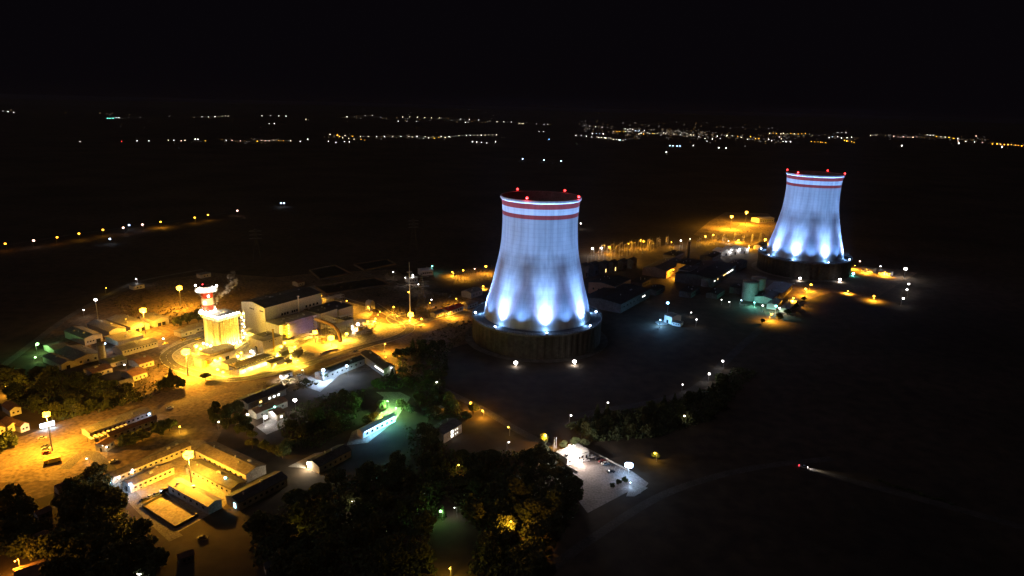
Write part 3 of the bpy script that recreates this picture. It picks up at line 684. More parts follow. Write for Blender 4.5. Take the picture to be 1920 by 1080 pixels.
tank(1404,561,8,19,'left one of the two teal lit silos near the far tower', conc, 'silo', 'silo')
tank(1419,557,7.5,21,'right one of the two teal lit silos near the far tower', conc, 'silo', 'silo')
bld('little flat roofed house with blazing white front wall beside the plant road', 'little house', (509,681.5), (532,672), (504,677), 4.5, None, 'flat', 0, white_paint, roof_dark, [(0,2,2.2,1.1,1.1,win_dark,.15,.6)], 'little_house')
bld('small gate kiosk with grey roof and white lit forecourt below the plant road', 'kiosk', (530,703), (548,696), (525,700.5), 3.6, None, 'flat', 0, white_paint, roof_grey, [(0,2,2,1.2,1.1,win_dark,.2,.8)], 'kiosk')
# light walls and lawns of the front yard
def low_wall(pts, h, label, m_=kerb_m, th=.5):
    ps = [P(*p) for p in pts]; o0 = ps[0]; mb = MB()
    for a, b in zip(ps[:-1], ps[1:]):
        d = b-a; mb.box((*((a+b)/2-o0).xy, h/2), (d.length+th*.9, th, h), math.atan2(d.y,d.x))
    o = mb.build('low_wall', m_, None, o0); return tag(o, label, 'low wall')
low_wall([(539,651),(560,655),(588,665)], 1.1, 'pale low wall sloping towards the road, left of the paved plot', th=1.2)
low_wall([(632,654),(618,658),(602,664)], 1.1, 'pale low wall beside the road, right of the paved plot', th=1.2)
sheet('yard', [(562,652),(592,642),(622,652),(592,663)], mat('ochre paving',(.22,.17,.10),(.30,.24,.15),.1,.9,fine=1), .09)
# dark basins behind the hall
def basin(q, label):
    ps = [P(*p) for p in q]; c = sum(ps, Vector())/4
    mb = MB(); pr = [(p-c) for p in ps]; inn = [p*.94 for p in pr]; out = [p*1.05 for p in pr]
    for i in range(4):
        j = (i+1)%4
        mb.add([(*out[i].xy,0),(*out[j].xy,0),(*pr[j].xy,1.8),(*pr[i].xy,1.8),(*inn[j].xy,.15),(*inn[i].xy,.15)], [(0,1,2,3),(3,2,4,5)])
    t = empty('settling_basin', c, 0, label, 'basin')
    mb.build('bank', mat('bank earth',(.12,.085,.055),(.2,.14,.09),.08,.95,fine=.6), t)
    MB().poly([(*p.xy,.5) for p in [q_*.96 for q_ in pr]]).build('water_surface', mat('dark basin water',(.012,.013,.014),None,rough=.35), t)
basin([(592,539),(702,522),(735,534),(613,553)], 'large dark basin right behind the turbine hall roof')
basin([(581,508),(629,499),(658,514),(600,525)], 'small dark basin beyond the larger one')
basin([(664,497),(727,488),(742,496),(684,508)], 'farthest dark basin left of the tall white pole')
court_roof = mat('weathered court roof',(.07,.06,.065),(.13,.115,.12),.25,.85,fine=.9)
old_roof = mat('unlit roof',(.014,.014,.015),(.03,.03,.03),.2,.9,fine=.8)  # dimness of the unlit halls put into the roof colour
old_clad = mat('unlit cladding',(.07,.065,.06),(.12,.11,.10),.3,.9,fine=.9)  # walls of the same halls, their dimness put into the colour
# --- left sheds
shed = dict(wall=plaster, name='shed')
bld('leftmost of the three parallel gabled warehouses on the left', 'warehouse', (157.8,634.8),(192,626.7),(126.7,618.5), 6, None, 'gy', 1.8, plaster, roof_grey, [(0,1,1.6,3.4,3.2,win_dark,.62,.88),(0,3,2.6,1.1,1,win_dark,.08,.55)], 'warehouse')
bld('middle one of the three parallel gabled warehouses on the left', 'warehouse', (203.7,622),(235.6,614.8),(171,605), 6, None, 'gy', 1.8, plaster, roof_grey, [(0,1,1.6,3.4,3.2,win_dark,.6,.85),(0,3,2.6,1.1,1,win_dark,.08,.55)], 'warehouse')
bld('rightmost of the three parallel gabled warehouses, next to the sodium mast', 'warehouse', (247.4,614.8),(277,604.4),(214.8,594.8), 5.5, None, 'gy', 1.8, plaster, roof_grey, [(0,2,1.6,3,3,win_dark,.2,.8)], 'warehouse')
bld('separate gabled shed right of the sodium mast by the warehouses', 'shed', (288,601.5),(316,594.8),(270,591), 6, None, 'gy', 1.6, plaster, roof_grey, [(0,2,1.6,3,3,win_dark,.2,.8)], 'shed')
bld('long low shed with a row of small square windows below the warehouses', 'long shed', (229,657.8),(295.6,640),(215,649.5), 4.6, None, 'gx', 1.4, plaster, roof_grey, [(0,11,3.2,1.0,1.0,win_dark,.03,.97)], 'long_shed')
bld('flat grey shed between the warehouses and the long windowed shed', 'shed', (222,641),(268,628),(206,629), 4.2, None, 'gx', 1.0, plaster, roof_grey, [(1,1,1.4,2.6,2.8,win_dark,.3,.7)], 'shed')
bld('wide gabled shed with dark slope left of the pale silo', 'wide shed', (140,676),(188,661),(97,660.5), 5, None, 'gy', 1.8, plaster, roof_grey, [(0,3,2.2,1.5,1.4,win_dark,.1,.9)], 'wide_shed')
bld('narrow shed end with ochre wall at the far left of the sheds', 'shed', (115,684),(139,676.5),(96,664), 4.5, None, 'gy', 1.4, plaster, roof_grey, [(0,1,1.3,2.4,2.6,win_dark,.3,.7)], 'shed')
bld('small gabled hut above the wide shed at the dark left edge', 'hut', (101,656),(129,649),(112,640), 4, None, 'gx', 1.4, plaster, roof_grey, [(0,2,2,1,1,win_dark,.2,.8)], 'hut')
bld('dusky green roofed hut right of the pale silo', 'hut', (206,681),(238,673),(209,669), 3.6, None, 'gx', 1.3, plaster, mat('green roof',(.09,.10,.05),(.15,.16,.08),.3,.8), [(0,2,1.8,1,1,win_dark,.2,.8)], 'hut')
bld('brown tiled house half hidden by trees at the loop of the plant road', 'house', (262,684),(287,675),(252,672), 4, None, 'gx', 1.6, plaster, roof_brown, [(0,3,1.9,1.1,1.2,win_dark,.1,.9)], 'house')
bld('brown tiled house below the one at the loop of the plant road', 'house', (250,706),(275,697),(247,690), 4, None, 'gx', 1.6, plaster, roof_brown, [(0,3,1.9,1.1,1.2,win_dark,.1,.9)], 'house')
bld('little pale roofed hut with ochre gutter among the left trees', 'hut', (229,722),(252,716),(230,713), 3.4, None, 'gx', 1.1, plaster, roof_grey, [(0,2,1.7,1,1,win_dark,.2,.8)], 'hut')
bld('pale house below the silo among dark trees', 'house', (174,700),(210,689),(172,688), 3.6, None, 'gx', 1.2, plaster, roof_brown, [(0,3,1.8,1,1.1,win_dark,.1,.9)], 'house')
for i,(x,y,lb) in enumerate([(340,625,'left one of two flat ochre sheds behind the tall boiler house'),(362,617,'right one of two flat ochre sheds behind the tall boiler house')]):
    bld(lb,'shed',(x,y),(x+26,y-8),(x-6,y-7),4,None,'flat',0,plaster,roof_grey,[(0,2,2,1.2,1.2,win_dark,.2,.8)],'shed')
bld('small lit white cabin far up the track at the upper left', 'cabin', (250,537),(271,533),(247,533.5), 4, None, 'flat', 0, white_paint, roof_grey, [(0,2,2,1.5,1.2,win_dark,.2,.8)], 'cabin')
bld('little roofed cabin beside the bright gap behind the boiler house', 'cabin', (378,516),(394,512),(376,512), 4, None, 'flat', 0, plaster, roof_grey, [(0,2,2,1.5,1.2,win_dark,.2,.8)], 'cabin')
bld('small red roofed shed among the earth behind the turbine hall', 'shed', (559,531),(571,528),(556,526.5), 4, None, 'gx', 1.2, plaster, roof_brown, [(0,2,2,1,1,win_dark,.2,.8)], 'shed')

# --- lower left
bld('longest low hall with white wall and wall lamps left of the bright court mast', 'long hall', (217,901),(350,831),(202,887), 4, None, 'gx', 1.4, white_clad, court_roof, [(0,14,2.3,1.2,1.0,win_dark,.03,.97),(3,1,1.8,2.2,2.2,lit_c,.2,.6)], 'long_hall')
bld('shorter low hall facing the grey court beside the longest hall', 'long hall', (247,913),(323,874),(238,899), 4, None, 'gx', 1.3, white_clad, court_roof, [(0,8,2.2,1.2,1.0,win_dark,.05,.95),(3,1,1.4,1.6,2.4,win_dark,.3,.7)], 'long_hall')
bld('dark walled shed with sodium bright sheet roof in the middle of the court', 'court shed', (318,907),(387,951),(334,894), 4.5, None, 'gx', 1.2, grey_clad, mat('bright sheet roof',(.13,.12,.13),(.24,.22,.21),.12,.5), [(0,6,2.4,1.4,1.1,win_dark,.05,.95)], 'court_shed')
bld('broad brown roofed hall at the upper right of the court', 'hall', (372,842),(455,893),(398,826), 5, None, 'gx', 1.6, plaster, court_roof, [(0,9,2.6,1.3,1.1,win_dark,.04,.96)], 'hall')
bld('dark roofed hall parallel to the broad hall right of the court mast', 'hall', (352,872),(428,920),(370,858), 4.2, None, 'gx', 1.3, plaster, roof_dark, [(0,9,2.3,1.2,1.0,win_dark,.04,.96)], 'hall')
bld('dark hall with cyan lit end window below the broad hall', 'dark hall', (446,942),(540,896),(436,924), 4.5, None, 'gx', 1.6, plaster, roof_dark, [(0,8,2.3,1.3,1.2,win_dark,.05,.95),(3,1,1.9,1.6,2.6,lit_c,.15,.5)], 'dark_hall')
bld('low canteen roof with trees in front, beside the striped carports', 'canteen', (213,820),(286,780),(205,812), 4, None, 'gx', 1.3, plaster, roof_brown, [(0,7,2.2,1.2,1.1,win_dark,.05,.95)], 'canteen')
bld('red roofed house end with wall lamps at the left of the canteen', 'house', (197,836),(214,825),(187,828), 4, None, 'gx', 1.3, plaster, roof_brown, [(0,2,2.1,1.1,1.1,win_dark,.1,.9),(3,1,1.2,1.2,2.3,win_dark,.3,.6)], 'house')
bld('long flat grey roof on the upper side of the striped carports', 'long hall', (168,812),(284,771),(157,802), 3.6, None, 'gx', 1.1, plaster, roof_grey, [(0,12,2,1.2,1,win_dark,.05,.95)], 'long_hall')
cp0, u, L, D, _ = rect((172,826),(244,797),(166,820),2.6,True)
cp = empty('carport', cp0, math.atan2(u.y,u.x), 'row of striped carport bays between the canteen and the grey roof', 'carport')
q = MB()
for k in range(9): q.box((L*(k+.5)/9,D/2,2.7),(L/9*.62,D,.14))
q.build('canopy', white_paint, cp)
q = MB()
for k in range(10):
    for y in (.2,D-.2): q.bar((L*k/9,y,0),(L*k/9,y,2.6),.09)
for y in (.2,D-.2): q.bar((0,y,2.55),(L,y,2.55),.09)
q.build('frame', dark_steel, cp)
def wall_ring(q, h, label, name='court_wall'):
    ps = [P(*p) for p in q]; c = sum(ps,Vector())/len(ps); mb = MB()
    for i in range(len(ps)):
        a, b = ps[i]-c, ps[(i+1)%len(ps)]-c; d = b-a
        mb.box(((a.x+b.x)/2,(a.y+b.y)/2,h/2),(d.length-.26,.25,h),math.atan2(d.y,d.x))
    return tag(mb.build(name, dark_steel, None, c), label, 'court wall')
wall_ring([(267,951),(310,927),(371,968),(329,991)], 1.3, 'dark low wall around the ochre lit sports court')
sheet('court', [(270,951),(310,930),(367,967),(329,988)], mat('court clay',(.17,.145,.12),(.27,.23,.18),.12,.9,fine=.8), .14)
bld('hall with pale roof edge and four lit windows below the plant road', 'workshop hall', (465,757),(535,728),(452.5,746), 4.5, None, 'gx', 1.5, plaster, roof_dark, [(0,1,2.2,1.8,1.1,lit_y,.25,.4),(0,3,2.2,1.6,1.1,lit_w,.5,.85)], 'workshop_hall')
bld('brown roofed house behind the two white lit lamps', 'house', (480,775),(540,752),(478,764), 4, None, 'gx', 1.6, plaster, roof_brown, [(0,4,2,1.1,1.1,win_dark,.05,.95)], 'house')
bld('small hut with cyan white lit wall among dark trees', 'hut', (519,778),(535,772),(512,767), 4, None, 'gx', 1.4, white_paint, roof_brown, [(0,1,1.8,1.4,1.2,lit_w,.3,.7)], 'hut')
bld('dark roofed brick house whose gable hides a white ground light', 'house', (592,872),(664,846),(586,859), 4.5, None, 'gx', 1.8, plaster, roof_dark, [(0,5,2.2,1.1,1.2,win_dark,.1,.9)], 'house')
bld('long blue lit hall with dark roof under the plant road', 'blue hall', (612,705),(677,670),(600,694), 5, None, 'gx', 1.5, white_clad, roof_dark, [(0,8,2.6,1.3,1.2,win_dark,.05,.95)], 'blue_hall')
bld('dark roofed hall with white window grid on its end wall near the road junction', 'gridded hall', (676,662),(720,692),(694,657), 6, None, 'gx', 1.6, white_clad, roof_dark, [(3,5,4,1.4,1.2,win_dark,.05,.95),(3,5,2,1.4,1.2,win_dark,.05,.95),(0,7,3.5,1.2,1,lit_w,.62,.98)], 'gridded_hall')
# green lit canopy building
gh,L,D = bld('long arched canopy hall glowing green and cyan in the dark wood', 'canopy hall', (684,812),(738,778),(672,805), 4, None, 'gx', 1.2, white_paint, mat('canopy sheet',(.42,.43,.38),(.5,.5,.45),.5,.6), [(0,6,2,1.6,1.5,win_dark,.05,.95)], 'canopy_hall')
for k in range(4): point(gh, (L*(.15+.25*k),-3.0,3.0), 'BLUE' if k < 2 else 'TEAL', 2600 if k<2 else 4200, .3)
MB().box((L/2,-.12,3.6),(L*.9,.2,.2)).build('light_strip', bulb('COOL',14), gh)
bld('dark two storey house with stacked bright windows right of the green lit hall', 'house', (826,812),(872,796),(817,797), 6, None, 'gx', 1.6, plaster, roof_dark, [(0,1,4.4,1.9,1.6,lit_w,.38,.52),(0,1,1.9,1.9,1.6,lit_w,.38,.52),(0,2,4.4,.5,.5,lit_w,.58,.8),(0,2,1.9,.5,.5,lit_w,.58,.8)], 'house')
bld('dark house with one glowing window at the left of the two storey house', 'house', (796,810),(815,803),(790,799), 4.5, None, 'gx', 1.4, plaster, roof_dark, [(0,1,2.4,1.7,1.7,lit_w,.5,.9)], 'house')
bld('grey shed roof above the dark houses', 'shed', (815,770),(832,765),(813,765), 3.5, None, 'flat', 0, plaster, roof_grey, [(0,2,1.8,1,1,win_dark,.2,.8)], 'shed')
bld('house with cool lit verge at the lower left corner', 'house', (58,1023),(100,1009),(52,1008), 4, None, 'gx', 1.5, white_paint, roof_brown, [(0,3,2,1.1,1.1,win_dark,.3,.95)], 'house')
bld('tiled house glowing orange at the bottom left corner', 'house', (30,1092),(85,1074),(24,1068), 4, None, 'gx', 1.7, plaster, roof_brown, [(0,3,2,1.1,1.1,lit_y,.1,.9)], 'house')
bld('small house with pale cyan verge at the bottom edge', 'house', (498,1066),(524,1058),(494,1056), 3.5, None, 'gx', 1.3, white_paint, roof_dark, [(0,2,1.8,1.1,1.1,win_dark,.1,.9)], 'house')
for i,(x,y,lb) in enumerate([(-12,806,'leftmost white gabled house at the left edge by the blue white billboard'),(14,800,'second white gabled house at the left edge by the blue white billboard'),(38,800,'small white gabled house nearest to the blue white billboard'),(18,770,'upper white gabled house at the left edge')]):
    bld(lb,'house',(x,y),(x+21-(5*(i==2)),y-6),(x+8,y-17),4,None,'gy',1.5,white_paint,roof_brown,[(0,2,2,1,1,win_dark,.1,.9)],'white_house',snap=False)
for i,(x,y,lb) in enumerate([(108,916,'thin pale roofed hut in the trees under the left car park'),(70,966,'low tiled hut in the trees at the lower left'),(335,1048,'dark tiled roof right of the court at the bottom')]):
    bld(lb,'hut',(x,y),(x+28,y-9),(x-1,y-8),3.4,None,'gx',1.2,plaster,roof_brown,[(0,2,1.8,1,1,win_dark,.2,.8)],'hut')
# glowing billboard
p = P(76,806); a_ = P(103,799)-p
bb = empty('billboard', p, math.atan2(a_.y,a_.x), 'low billboard shining blue white onto the road at the left edge', 'billboard')
LL = a_.length
MB().box((LL/2,0,2.2),(LL,.3,2.6)).build('panel', emit('billboard glow',(.62,.85,1),5), bb)
MB().box((LL/2,.3,2.2),(LL+.4,.29,3.0)).bar((LL*.1,.5,0),(LL*.1,.5,3.4),.12).bar((LL*.9,.5,0),(LL*.9,.5,5),.12).build('frame', galv, bb)
for k in (.15,.5,.85): point(bb,(LL*k,-2.2,1.6),'BLUE',1500,.4)

# --- gatehouse and white car park
bld('flat roofed white lit gatehouse at the top of the car park', 'gatehouse', (1064,861),(1105,846),(1046,846), 4, None, 'flat', 0, white_paint, roof_grey, [(0,5,2.1,1.6,1.4,win_dark,.05,.75),(0,1,1.2,1.3,2.3,win_dark,.8,.95)], 'gatehouse', snap=False)
for i,x in enumerate((1038.5,1042)):
    b0 = P(x,849); MBo = MB().bar((0,0,0),(0,0,9.5),.13,6,.07).ball((0,0,9.6),.18,6,4); o = MBo.build('flagpole', white_paint, None, b0); tag(o, ('left' if i==0 else 'right')+' one of the pair of bare flagpoles by the gatehouse', 'flagpole')
low_wall([(1096,840),(1180,884)], .8, 'pale low wall along the far side of the white lit car park', th=.4)
low_wall([(1028,850),(1060,872),(1082,886)], .8, 'pale low wall between the gatehouse drive and the trees', th=.4)
# barrier arm at the gate
p = P(1112,855); ba = empty('barrier_gate', p, R(20), 'thin barrier across the entrance between gatehouse and car park', 'barrier')
MB().box((0,0,.6),(.5,.5,1.2)).build('post', yellow_paint, ba); MB().box((-4.4,0,1.15),(8.2,.12,.14)).build('arm', white_paint, ba)
p = P(1177.7,893); sg = empty('lit_pylon_sign', p, R(-10), 'blue white glowing sign on a short pole at the car park corner', 'pylon sign')
MB().bar((0,0,0),(0,0,5.6),.16,8).build('pole', white_paint, sg)
MB().box((0,0,6.6),(4.2,.5,2.0)).box((0,0,6.6),(3.2,.49,2.8)).build('panel', bulb('COOL',14), sg)
point(sg,(0,-1.6,6.2),'COOL',2600,.4); point(sg,(0,1.6,6.2),'BLUE',1600,.4)

# --- right: old plant
bld('orange lit double gabled hall with tall dark chimney behind', 'gabled hall', (1240,507),(1296,492),(1233,489), 9, None, 'gx', 3, mat('brown wall',(.22,.14,.09),(.30,.20,.13),.15,.9,fine=1), roof_dark, [(0,5,5,2,2,win_dark,.1,.9)], 'gabled_hall')  # wall tone is a mottled orange brown
bld('office block with grid of windows lit orange by a street lamp', 'office block', (1272,505),(1294,508.5),(1298,497), 12, None, 'flat', 0, plaster, roof_dark, [(s_,n_,z_,1.2,1.2,win_dark,.08,.92) for z_ in (2.0,4.8,7.6,10.2) for s_,n_ in ((3,5),)]+[(0,3,z_,1.2,1.2,win_dark,.1,.9) for z_ in (2,4.8,7.6,10.2)], 'office_block')
bld('long dark hall with a broken row of lit windows before the far tower', 'long hall', (1316,520),(1400,500),(1290,500), 10, None, 'gx', 2, old_clad, old_roof, [(0,1,6.6,2.4,1.2,lit_w,.04,.1),(0,1,6.6,2.4,1.2,lit_y,.16,.24),(0,3,6.6,2.2,1.2,lit_y,.42,.56),(0,6,6.6,2.4,1.2,lit_w,.58,.88)], 'long_hall')
bld('dark boxy hall between gabled hall and long hall', 'hall', (1292,497),(1322,489),(1282,487), 13, None, 'flat', 0, old_clad, old_roof, [(0,3,8,1.6,1.6,win_dark,.1,.9)], 'hall')
tag(MB().lathe([(2.2,0),(1.6,32),(1.9,32),(1.9,33),(1.2,33)],16).build('brick_chimney', mat('dark chimney brick',(.11,.08,.06),(.16,.12,.10),.6,.9), None, P(1288,502), True), 'dark plain chimney rising over the orange lit gabled hall', 'chimney')
for i,(x,y) in enumerate([(1100,524),(1118,519),(1136,516),(1154,513),(1172,509),(1190,505)]):
    bld(['tallest dark unit block directly beside the near tower','second dark unit block from the near tower','third dark unit block from the near tower','fourth dark unit block from the near tower','fifth dark unit block from the near tower','dark unit block farthest from the near tower in the row'][i],'unit block',(x-6,y-1),(x+5,y-4),(x-10,y-6),15-i*.9,0,'gx',2.2,old_clad,old_roof,[(0,1,4,2,4,lit_y if i in (2,3) else win_dark,.3,.7)],'unit_block')
bld('dim hall with pale end wall right behind the near tower', 'dim hall', (1106,548),(1148,560),(1140,536), 12, 0, 'gy', 2, mat('brown wall'  ,(.2,.1,.1)), old_roof, [(0,4,6,2,2,win_dark,.1,.9)], 'dim_hall')
bld('wide dark hall beyond the blue lit hut', 'wide hall', (1150,585),(1230,560),(1120,560), 9, 0, 'gx', 2, old_clad, old_roof, [(0,2,5,2,1.2,lit_w,.72,.84),(0,5,5,2,1.2,win_dark,.05,.6)], 'wide_hall')
for i,(x,y,lb) in enumerate([(1354,474,'left one of the three white lit gabled tents'),(1371,472,'middle one of the three white lit gabled tents'),(1388,470,'right one of the three white lit gabled tents')]):
    bld(lb,'tent',(x,y),(x+16,y-2),(x+3,y-7),5,None,'gy',4.2,white_paint,mat('tent canvas',(.55,.55,.55),(.65,.65,.65),.5,.8),[(0,1,1.8,3,3.4,win_dark,.4,.6)],'tent',snap=False)
th,L,D = bld('small blue lit house on the dark flat between the two towers', 'blue hut', (1246,590),(1260,595),(1253,583), 7, None, 'gx', 1.5, white_paint, roof_grey, [(0,1,1.6,2.2,3,win_dark,.3,.6)], 'blue_hut', snap=False)
bld('low white wing lit blue beside the small blue lit house', 'blue wing', (1260,604),(1276,607),(1264,600), 3, None, 'flat', 0, white_paint, roof_grey, [(0,3,1.8,1.2,.9,win_dark,.1,.9)], 'blue_wing', snap=False)
sheet('yard', [(1228,604),(1240,599),(1256,603),(1250,609),(1234,609)], conc, .06)
bld('teal lit shed among the amber lamps under the far tower', 'shed', (1452,572),(1470,563),(1442,566), 5, None, 'gx', 1.3, white_paint, roof_grey, [(0,2,2.2,1.4,1.4,win_dark,.1,.9)], 'shed')
bld('ochre roofed long shed left of the two amber lamps under the far tower', 'shed', (1460,549),(1494,535),(1440,538), 6, None, 'gx', 1.5, plaster, roof_grey, [(0,5,3,1.4,1.2,win_dark,.1,.9)], 'long_shed')
bld('dark roofed shed before the teal silos', 'shed', (1440,560),(1470,550),(1425,548), 6, None, 'gx', 1.8, plaster, roof_dark, [(0,4,3,1.4,1.2,win_dark,.1,.9)], 'shed')
bld('grey shed along the amber lit road under the far tower', 'shed', (1476,580),(1500,563),(1466,574), 4, None, 'gx', 1.2, plaster, roof_grey, [(0,4,2.2,1.4,1.2,win_dark,.1,.9)], 'shed')
bld('white roofed long shed left of the far tower near the two amber masts', 'shed', (1424,411),(1452,409),(1422,407), 7, None, 'gx', 1.5, white_paint, mat('white sheet roof',(.5,.5,.52),(.6,.6,.62),.3,.6), [(0,6,3,2,1.5,win_dark,.05,.95)], 'long_shed', snap=False)
bld('amber lit red roofed shed at the foot of the far tower', 'shed', (1424,461),(1444,456),(1420,456), 6, None, 'gx', 1.5, plaster, roof_brown, [(0,3,3,1.4,1.4,win_dark,.1,.9)], 'shed')
for i,(x,y,lb) in enumerate([(1616,501,'left low store in the amber strip behind the far tower'),(1648,507,'right low store in the amber strip behind the far tower')]):
    bld(lb,'store',(x,y),(x+22,y+4),(x+3,y-2),5,None,'flat',0,plaster,roof_grey,[(0,4,2.6,1.5,1.2,win_dark,.1,.9)],'store',snap=False)
bld('teal lit long shed far behind the tall white pole', 'shed', (790,508),(812,506),(786,503.5), 6, None, 'gx', 1.5, white_paint, mat('white sheet roof',(.5,.5,.52)), [(0,5,3,1.5,1.4,win_dark,.1,.9)], 'long_shed', snap=False)
bld('white lit substation hut behind the tall white pole', 'hut', (766,522),(783,520),(763,518), 6, None, 'flat', 0, white_paint, roof_grey, [(0,3,3,1.4,1.6,win_dark,.1,.9)], 'hut', snap=False)
bld('red roofed service station shed at the end of the amber road', 'service shed', (838,583),(872,574),(834,577), 4.5, None, 'gx', 1.4, white_paint, mat('red sheet roof',(.42,.04,.03),(.5,.06,.04),.4,.7), [(0,5,2.2,1.6,1.8,win_dark,.1,.9)], 'service_shed')
bld('ochre shed beside the red roofed service shed', 'shed', (816,589),(834,584),(812,585), 3.8, None, 'gx', 1.2, plaster, roof_grey, [(0,2,2,1.4,1.2,win_dark,.1,.9)], 'shed')
bld('flat ochre platform house at the far end of the amber road', 'shed', (876,572),(898,566),(870,567), 4, None, 'flat', 0, plaster, roof_grey, [(0,3,2,1.4,1.2,win_dark,.1,.9)], 'shed')
bld('dim white hall partly behind the near tower', 'hall', (880,549),(908,543),(874,543), 6, None, 'gx', 1.5, grey_clad, roof_grey, [(0,3,3,1.4,1.2,win_dark,.1,.9)], 'hall')
for i,(x,y,lb) in enumerate([(694,576,'pale arched gate shelter standing by the plant road behind the yard')]):
    t = empty('gate_shelter', P(x,583), GRID, lb, 'gate shelter')
    prof = [(0,0),(0,7),(1.5,9),(4,9.4),(6.2,7.4),(7.2,0)]; mb = MB()
    for (a,b) in zip(prof[:-1],prof[1:]): mb.hexa([(a[0],0,a[1]),(b[0],0,b[1]),(b[0]*.94+.2,0,b[1]-.3),(a[0]*.94+.2,0,a[1]-.3)],[(a[0],6,a[1]),(b[0],6,b[1]),(b[0]*.94+.2,6,b[1]-.3),(a[0]*.94+.2,6,a[1]-.3)])
    mb.build('canopy', white_paint, t); MB().box((3.5,3,.1),(6,5,.2)).build('floor', conc, t)

for i,(x,y,dx,dy,h,lb) in enumerate([(1200,530,24,-6,6,'dark low shed left of the orange lit office'),(1226,545,26,-7,5,'dark low shed below the orange lit office'),(1290,548,28,-8,6,'dark shed in the middle of the old works yard'),(1340,552,24,-8,5,'dark shed left of the teal silos'),(1384,540,18,-6,7,'dark block right behind the teal silos'),(1378,498,30,-8,8,'dark hall between long hall and far tower'),(1262,480,26,-7,8,'dim hall behind the orange lit gabled hall'),(1330,482,28,-7,8,'dim hall before the white tents'),(1180,552,22,-6,6,'dark shed beyond the near tower base')]):
    bld(lb,'shed',(x,y),(x+dx,y+dy),(x-9,y-7),h,None,'gx' if i%2 else 'flat',1.4,old_clad,old_roof,[(0,4,h*.5,1.4,1.2,win_dark,.1,.9)],'shed')
# --- pole, pylons, gantries
tp = P(769,600); tpo = empty('white_pole', tp, 0, 'very tall slender white pole rising above the brightest ground glare', 'pole')
MB().bar((0,0,0),(0,0,46),.75,10,.4).build('shaft', white_paint, tpo)
hd = MB()
for k in range(6):
    a = math.pi*k/3; hd.bar((0,0,44),(2.4*math.cos(a),2.4*math.sin(a),45),.1)
hd.lathe([(2.3,44.9),(2.6,44.9),(2.6,45.2),(2.3,45.2)],14,close=True).build('head_frame', galv, tpo)
MB().bar((0,0,46),(0,0,54),.2,6).build('antenna', galv, tpo)
MB().ball((-.9,-.5,26.5),.7,8,6).build('pole_lamp', bulb('SOD',14), tpo, smooth=True)
spot(tpo,(2.2,-3.5,1.2),(0,0,30),'SOD',30000,40,1.0)
def lattice_pylon(px, py, h, label, group=None):
    p = P(px,py); t = empty('lattice_pylon', p, R(20), label, 'pylon', group)
    if ('pyl',h) not in _cache:
        mb = MB(); wb = h*.11; n = 8
        def cr(i): f = (i/n); return (wb*(1-f)**1.2+.5, h*f)
        for i in range(n):
            (a,za),(b,zb) = cr(i),cr(i+1)
            q = [(-1,-1),(1,-1),(1,1),(-1,1)]
            for k in range(4):
                s0,s1 = q[k],q[(k+1)%4]
                mb.bar((s0[0]*a,s0[1]*a,za),(s0[0]*b,s0[1]*b,zb),.14).bar((s0[0]*a,s0[1]*a,za),(s1[0]*b,s1[1]*b,zb),.08).bar((s1[0]*a,s1[1]*a,za),(s0[0]*b,s0[1]*b,zb),.08)
        o = mb.build('tower_frame', dark_steel, t)
        am = MB()
        for z in (.72,.82,.92):
            am.bar((-h*.16,0,h*z),(h*.16,0,h*z),.16).bar((-h*.16,0,h*z),(0,0,h*z+2),.08).bar((h*.16,0,h*z),(0,0,h*z+2),.08)
        a = am.build('cross_arm', galv, t); _cache[('pyl',h)] = (o.data,a.data)
    else:
        for nm,d in zip(('tower_frame','cross_arm'),_cache[('pyl',h)]):
            o = bpy.data.objects.new(nm,d); COL.objects.link(o); o.parent = t
    return t
lattice_pylon(791,600,44,'red grey lattice pylon just right of the tall white pole')
lattice_pylon(483,496,44,'faint lattice pylon in the dark field left of the settling basins')
lattice_pylon(776,470,44,'faint lattice pylon far behind the tall white pole')
# substation portals
gtpl = empty('switchyard_portal', P(1105,492), R(62), 'steel portal of the switchyard between the two towers', 'portal', 'portals of the switchyard')
for x in (-6,6):
    mb = MB()
    for y in (-.45,.45): mb.bar((x-.45 if x<0 else x+.45,y*1.6,0),(x,y*.6,11),.11)
    for k in range(5): mb.bar((x,-.5,1+2*k),(x,.5,2+2*k),.06)
    mb.bar((x,0,11),(x,0,14.5),.09)
    mb.build('column', galv, gtpl)
mb = MB().bar((-6,-.4,11),(6,-.4,11),.12).bar((-6,.4,11),(6,.4,11),.12).bar((-6,0,11.8),(6,0,11.8),.12)
for k in range(10): mb.bar((-6+1.2*k,0,11.8),(-5.4+1.2*k,.4 if k%2 else -.4,11),.06)
mb.build('beam', galv, gtpl)
mb = MB()
for x in (-3.6,0,3.6): mb.bar((x,0,11),(x,0,8.8),.2,6)
mb.build('insulator', MATS['brown porcelain'], gtpl)
pr = random.Random(5)
first = True
for row,(x0,y0,x1,y1,n) in enumerate([(1105,492,1222,472,9),(1110,482,1235,464,9),(1130,475,1250,459,8),(1260,474,1340,458,6),(1345,462,1425,452,6),(1290,466,1400,446,6)]):
    for i in range(n):
        f = i/(n-1); p = P(x0+(x1-x0)*f, y0+(y1-y0)*f)
        if first: first = False; continue
        copy_tree(gtpl, p, R(62+pr.uniform(-2,2)))
for i in range(9):
    f = i/8; copy_tree(gtpl, P(858+58*f, 531-9*f), R(62), None, 'steel portal of the small switchyard left of the near tower', 'portals of the small switchyard')
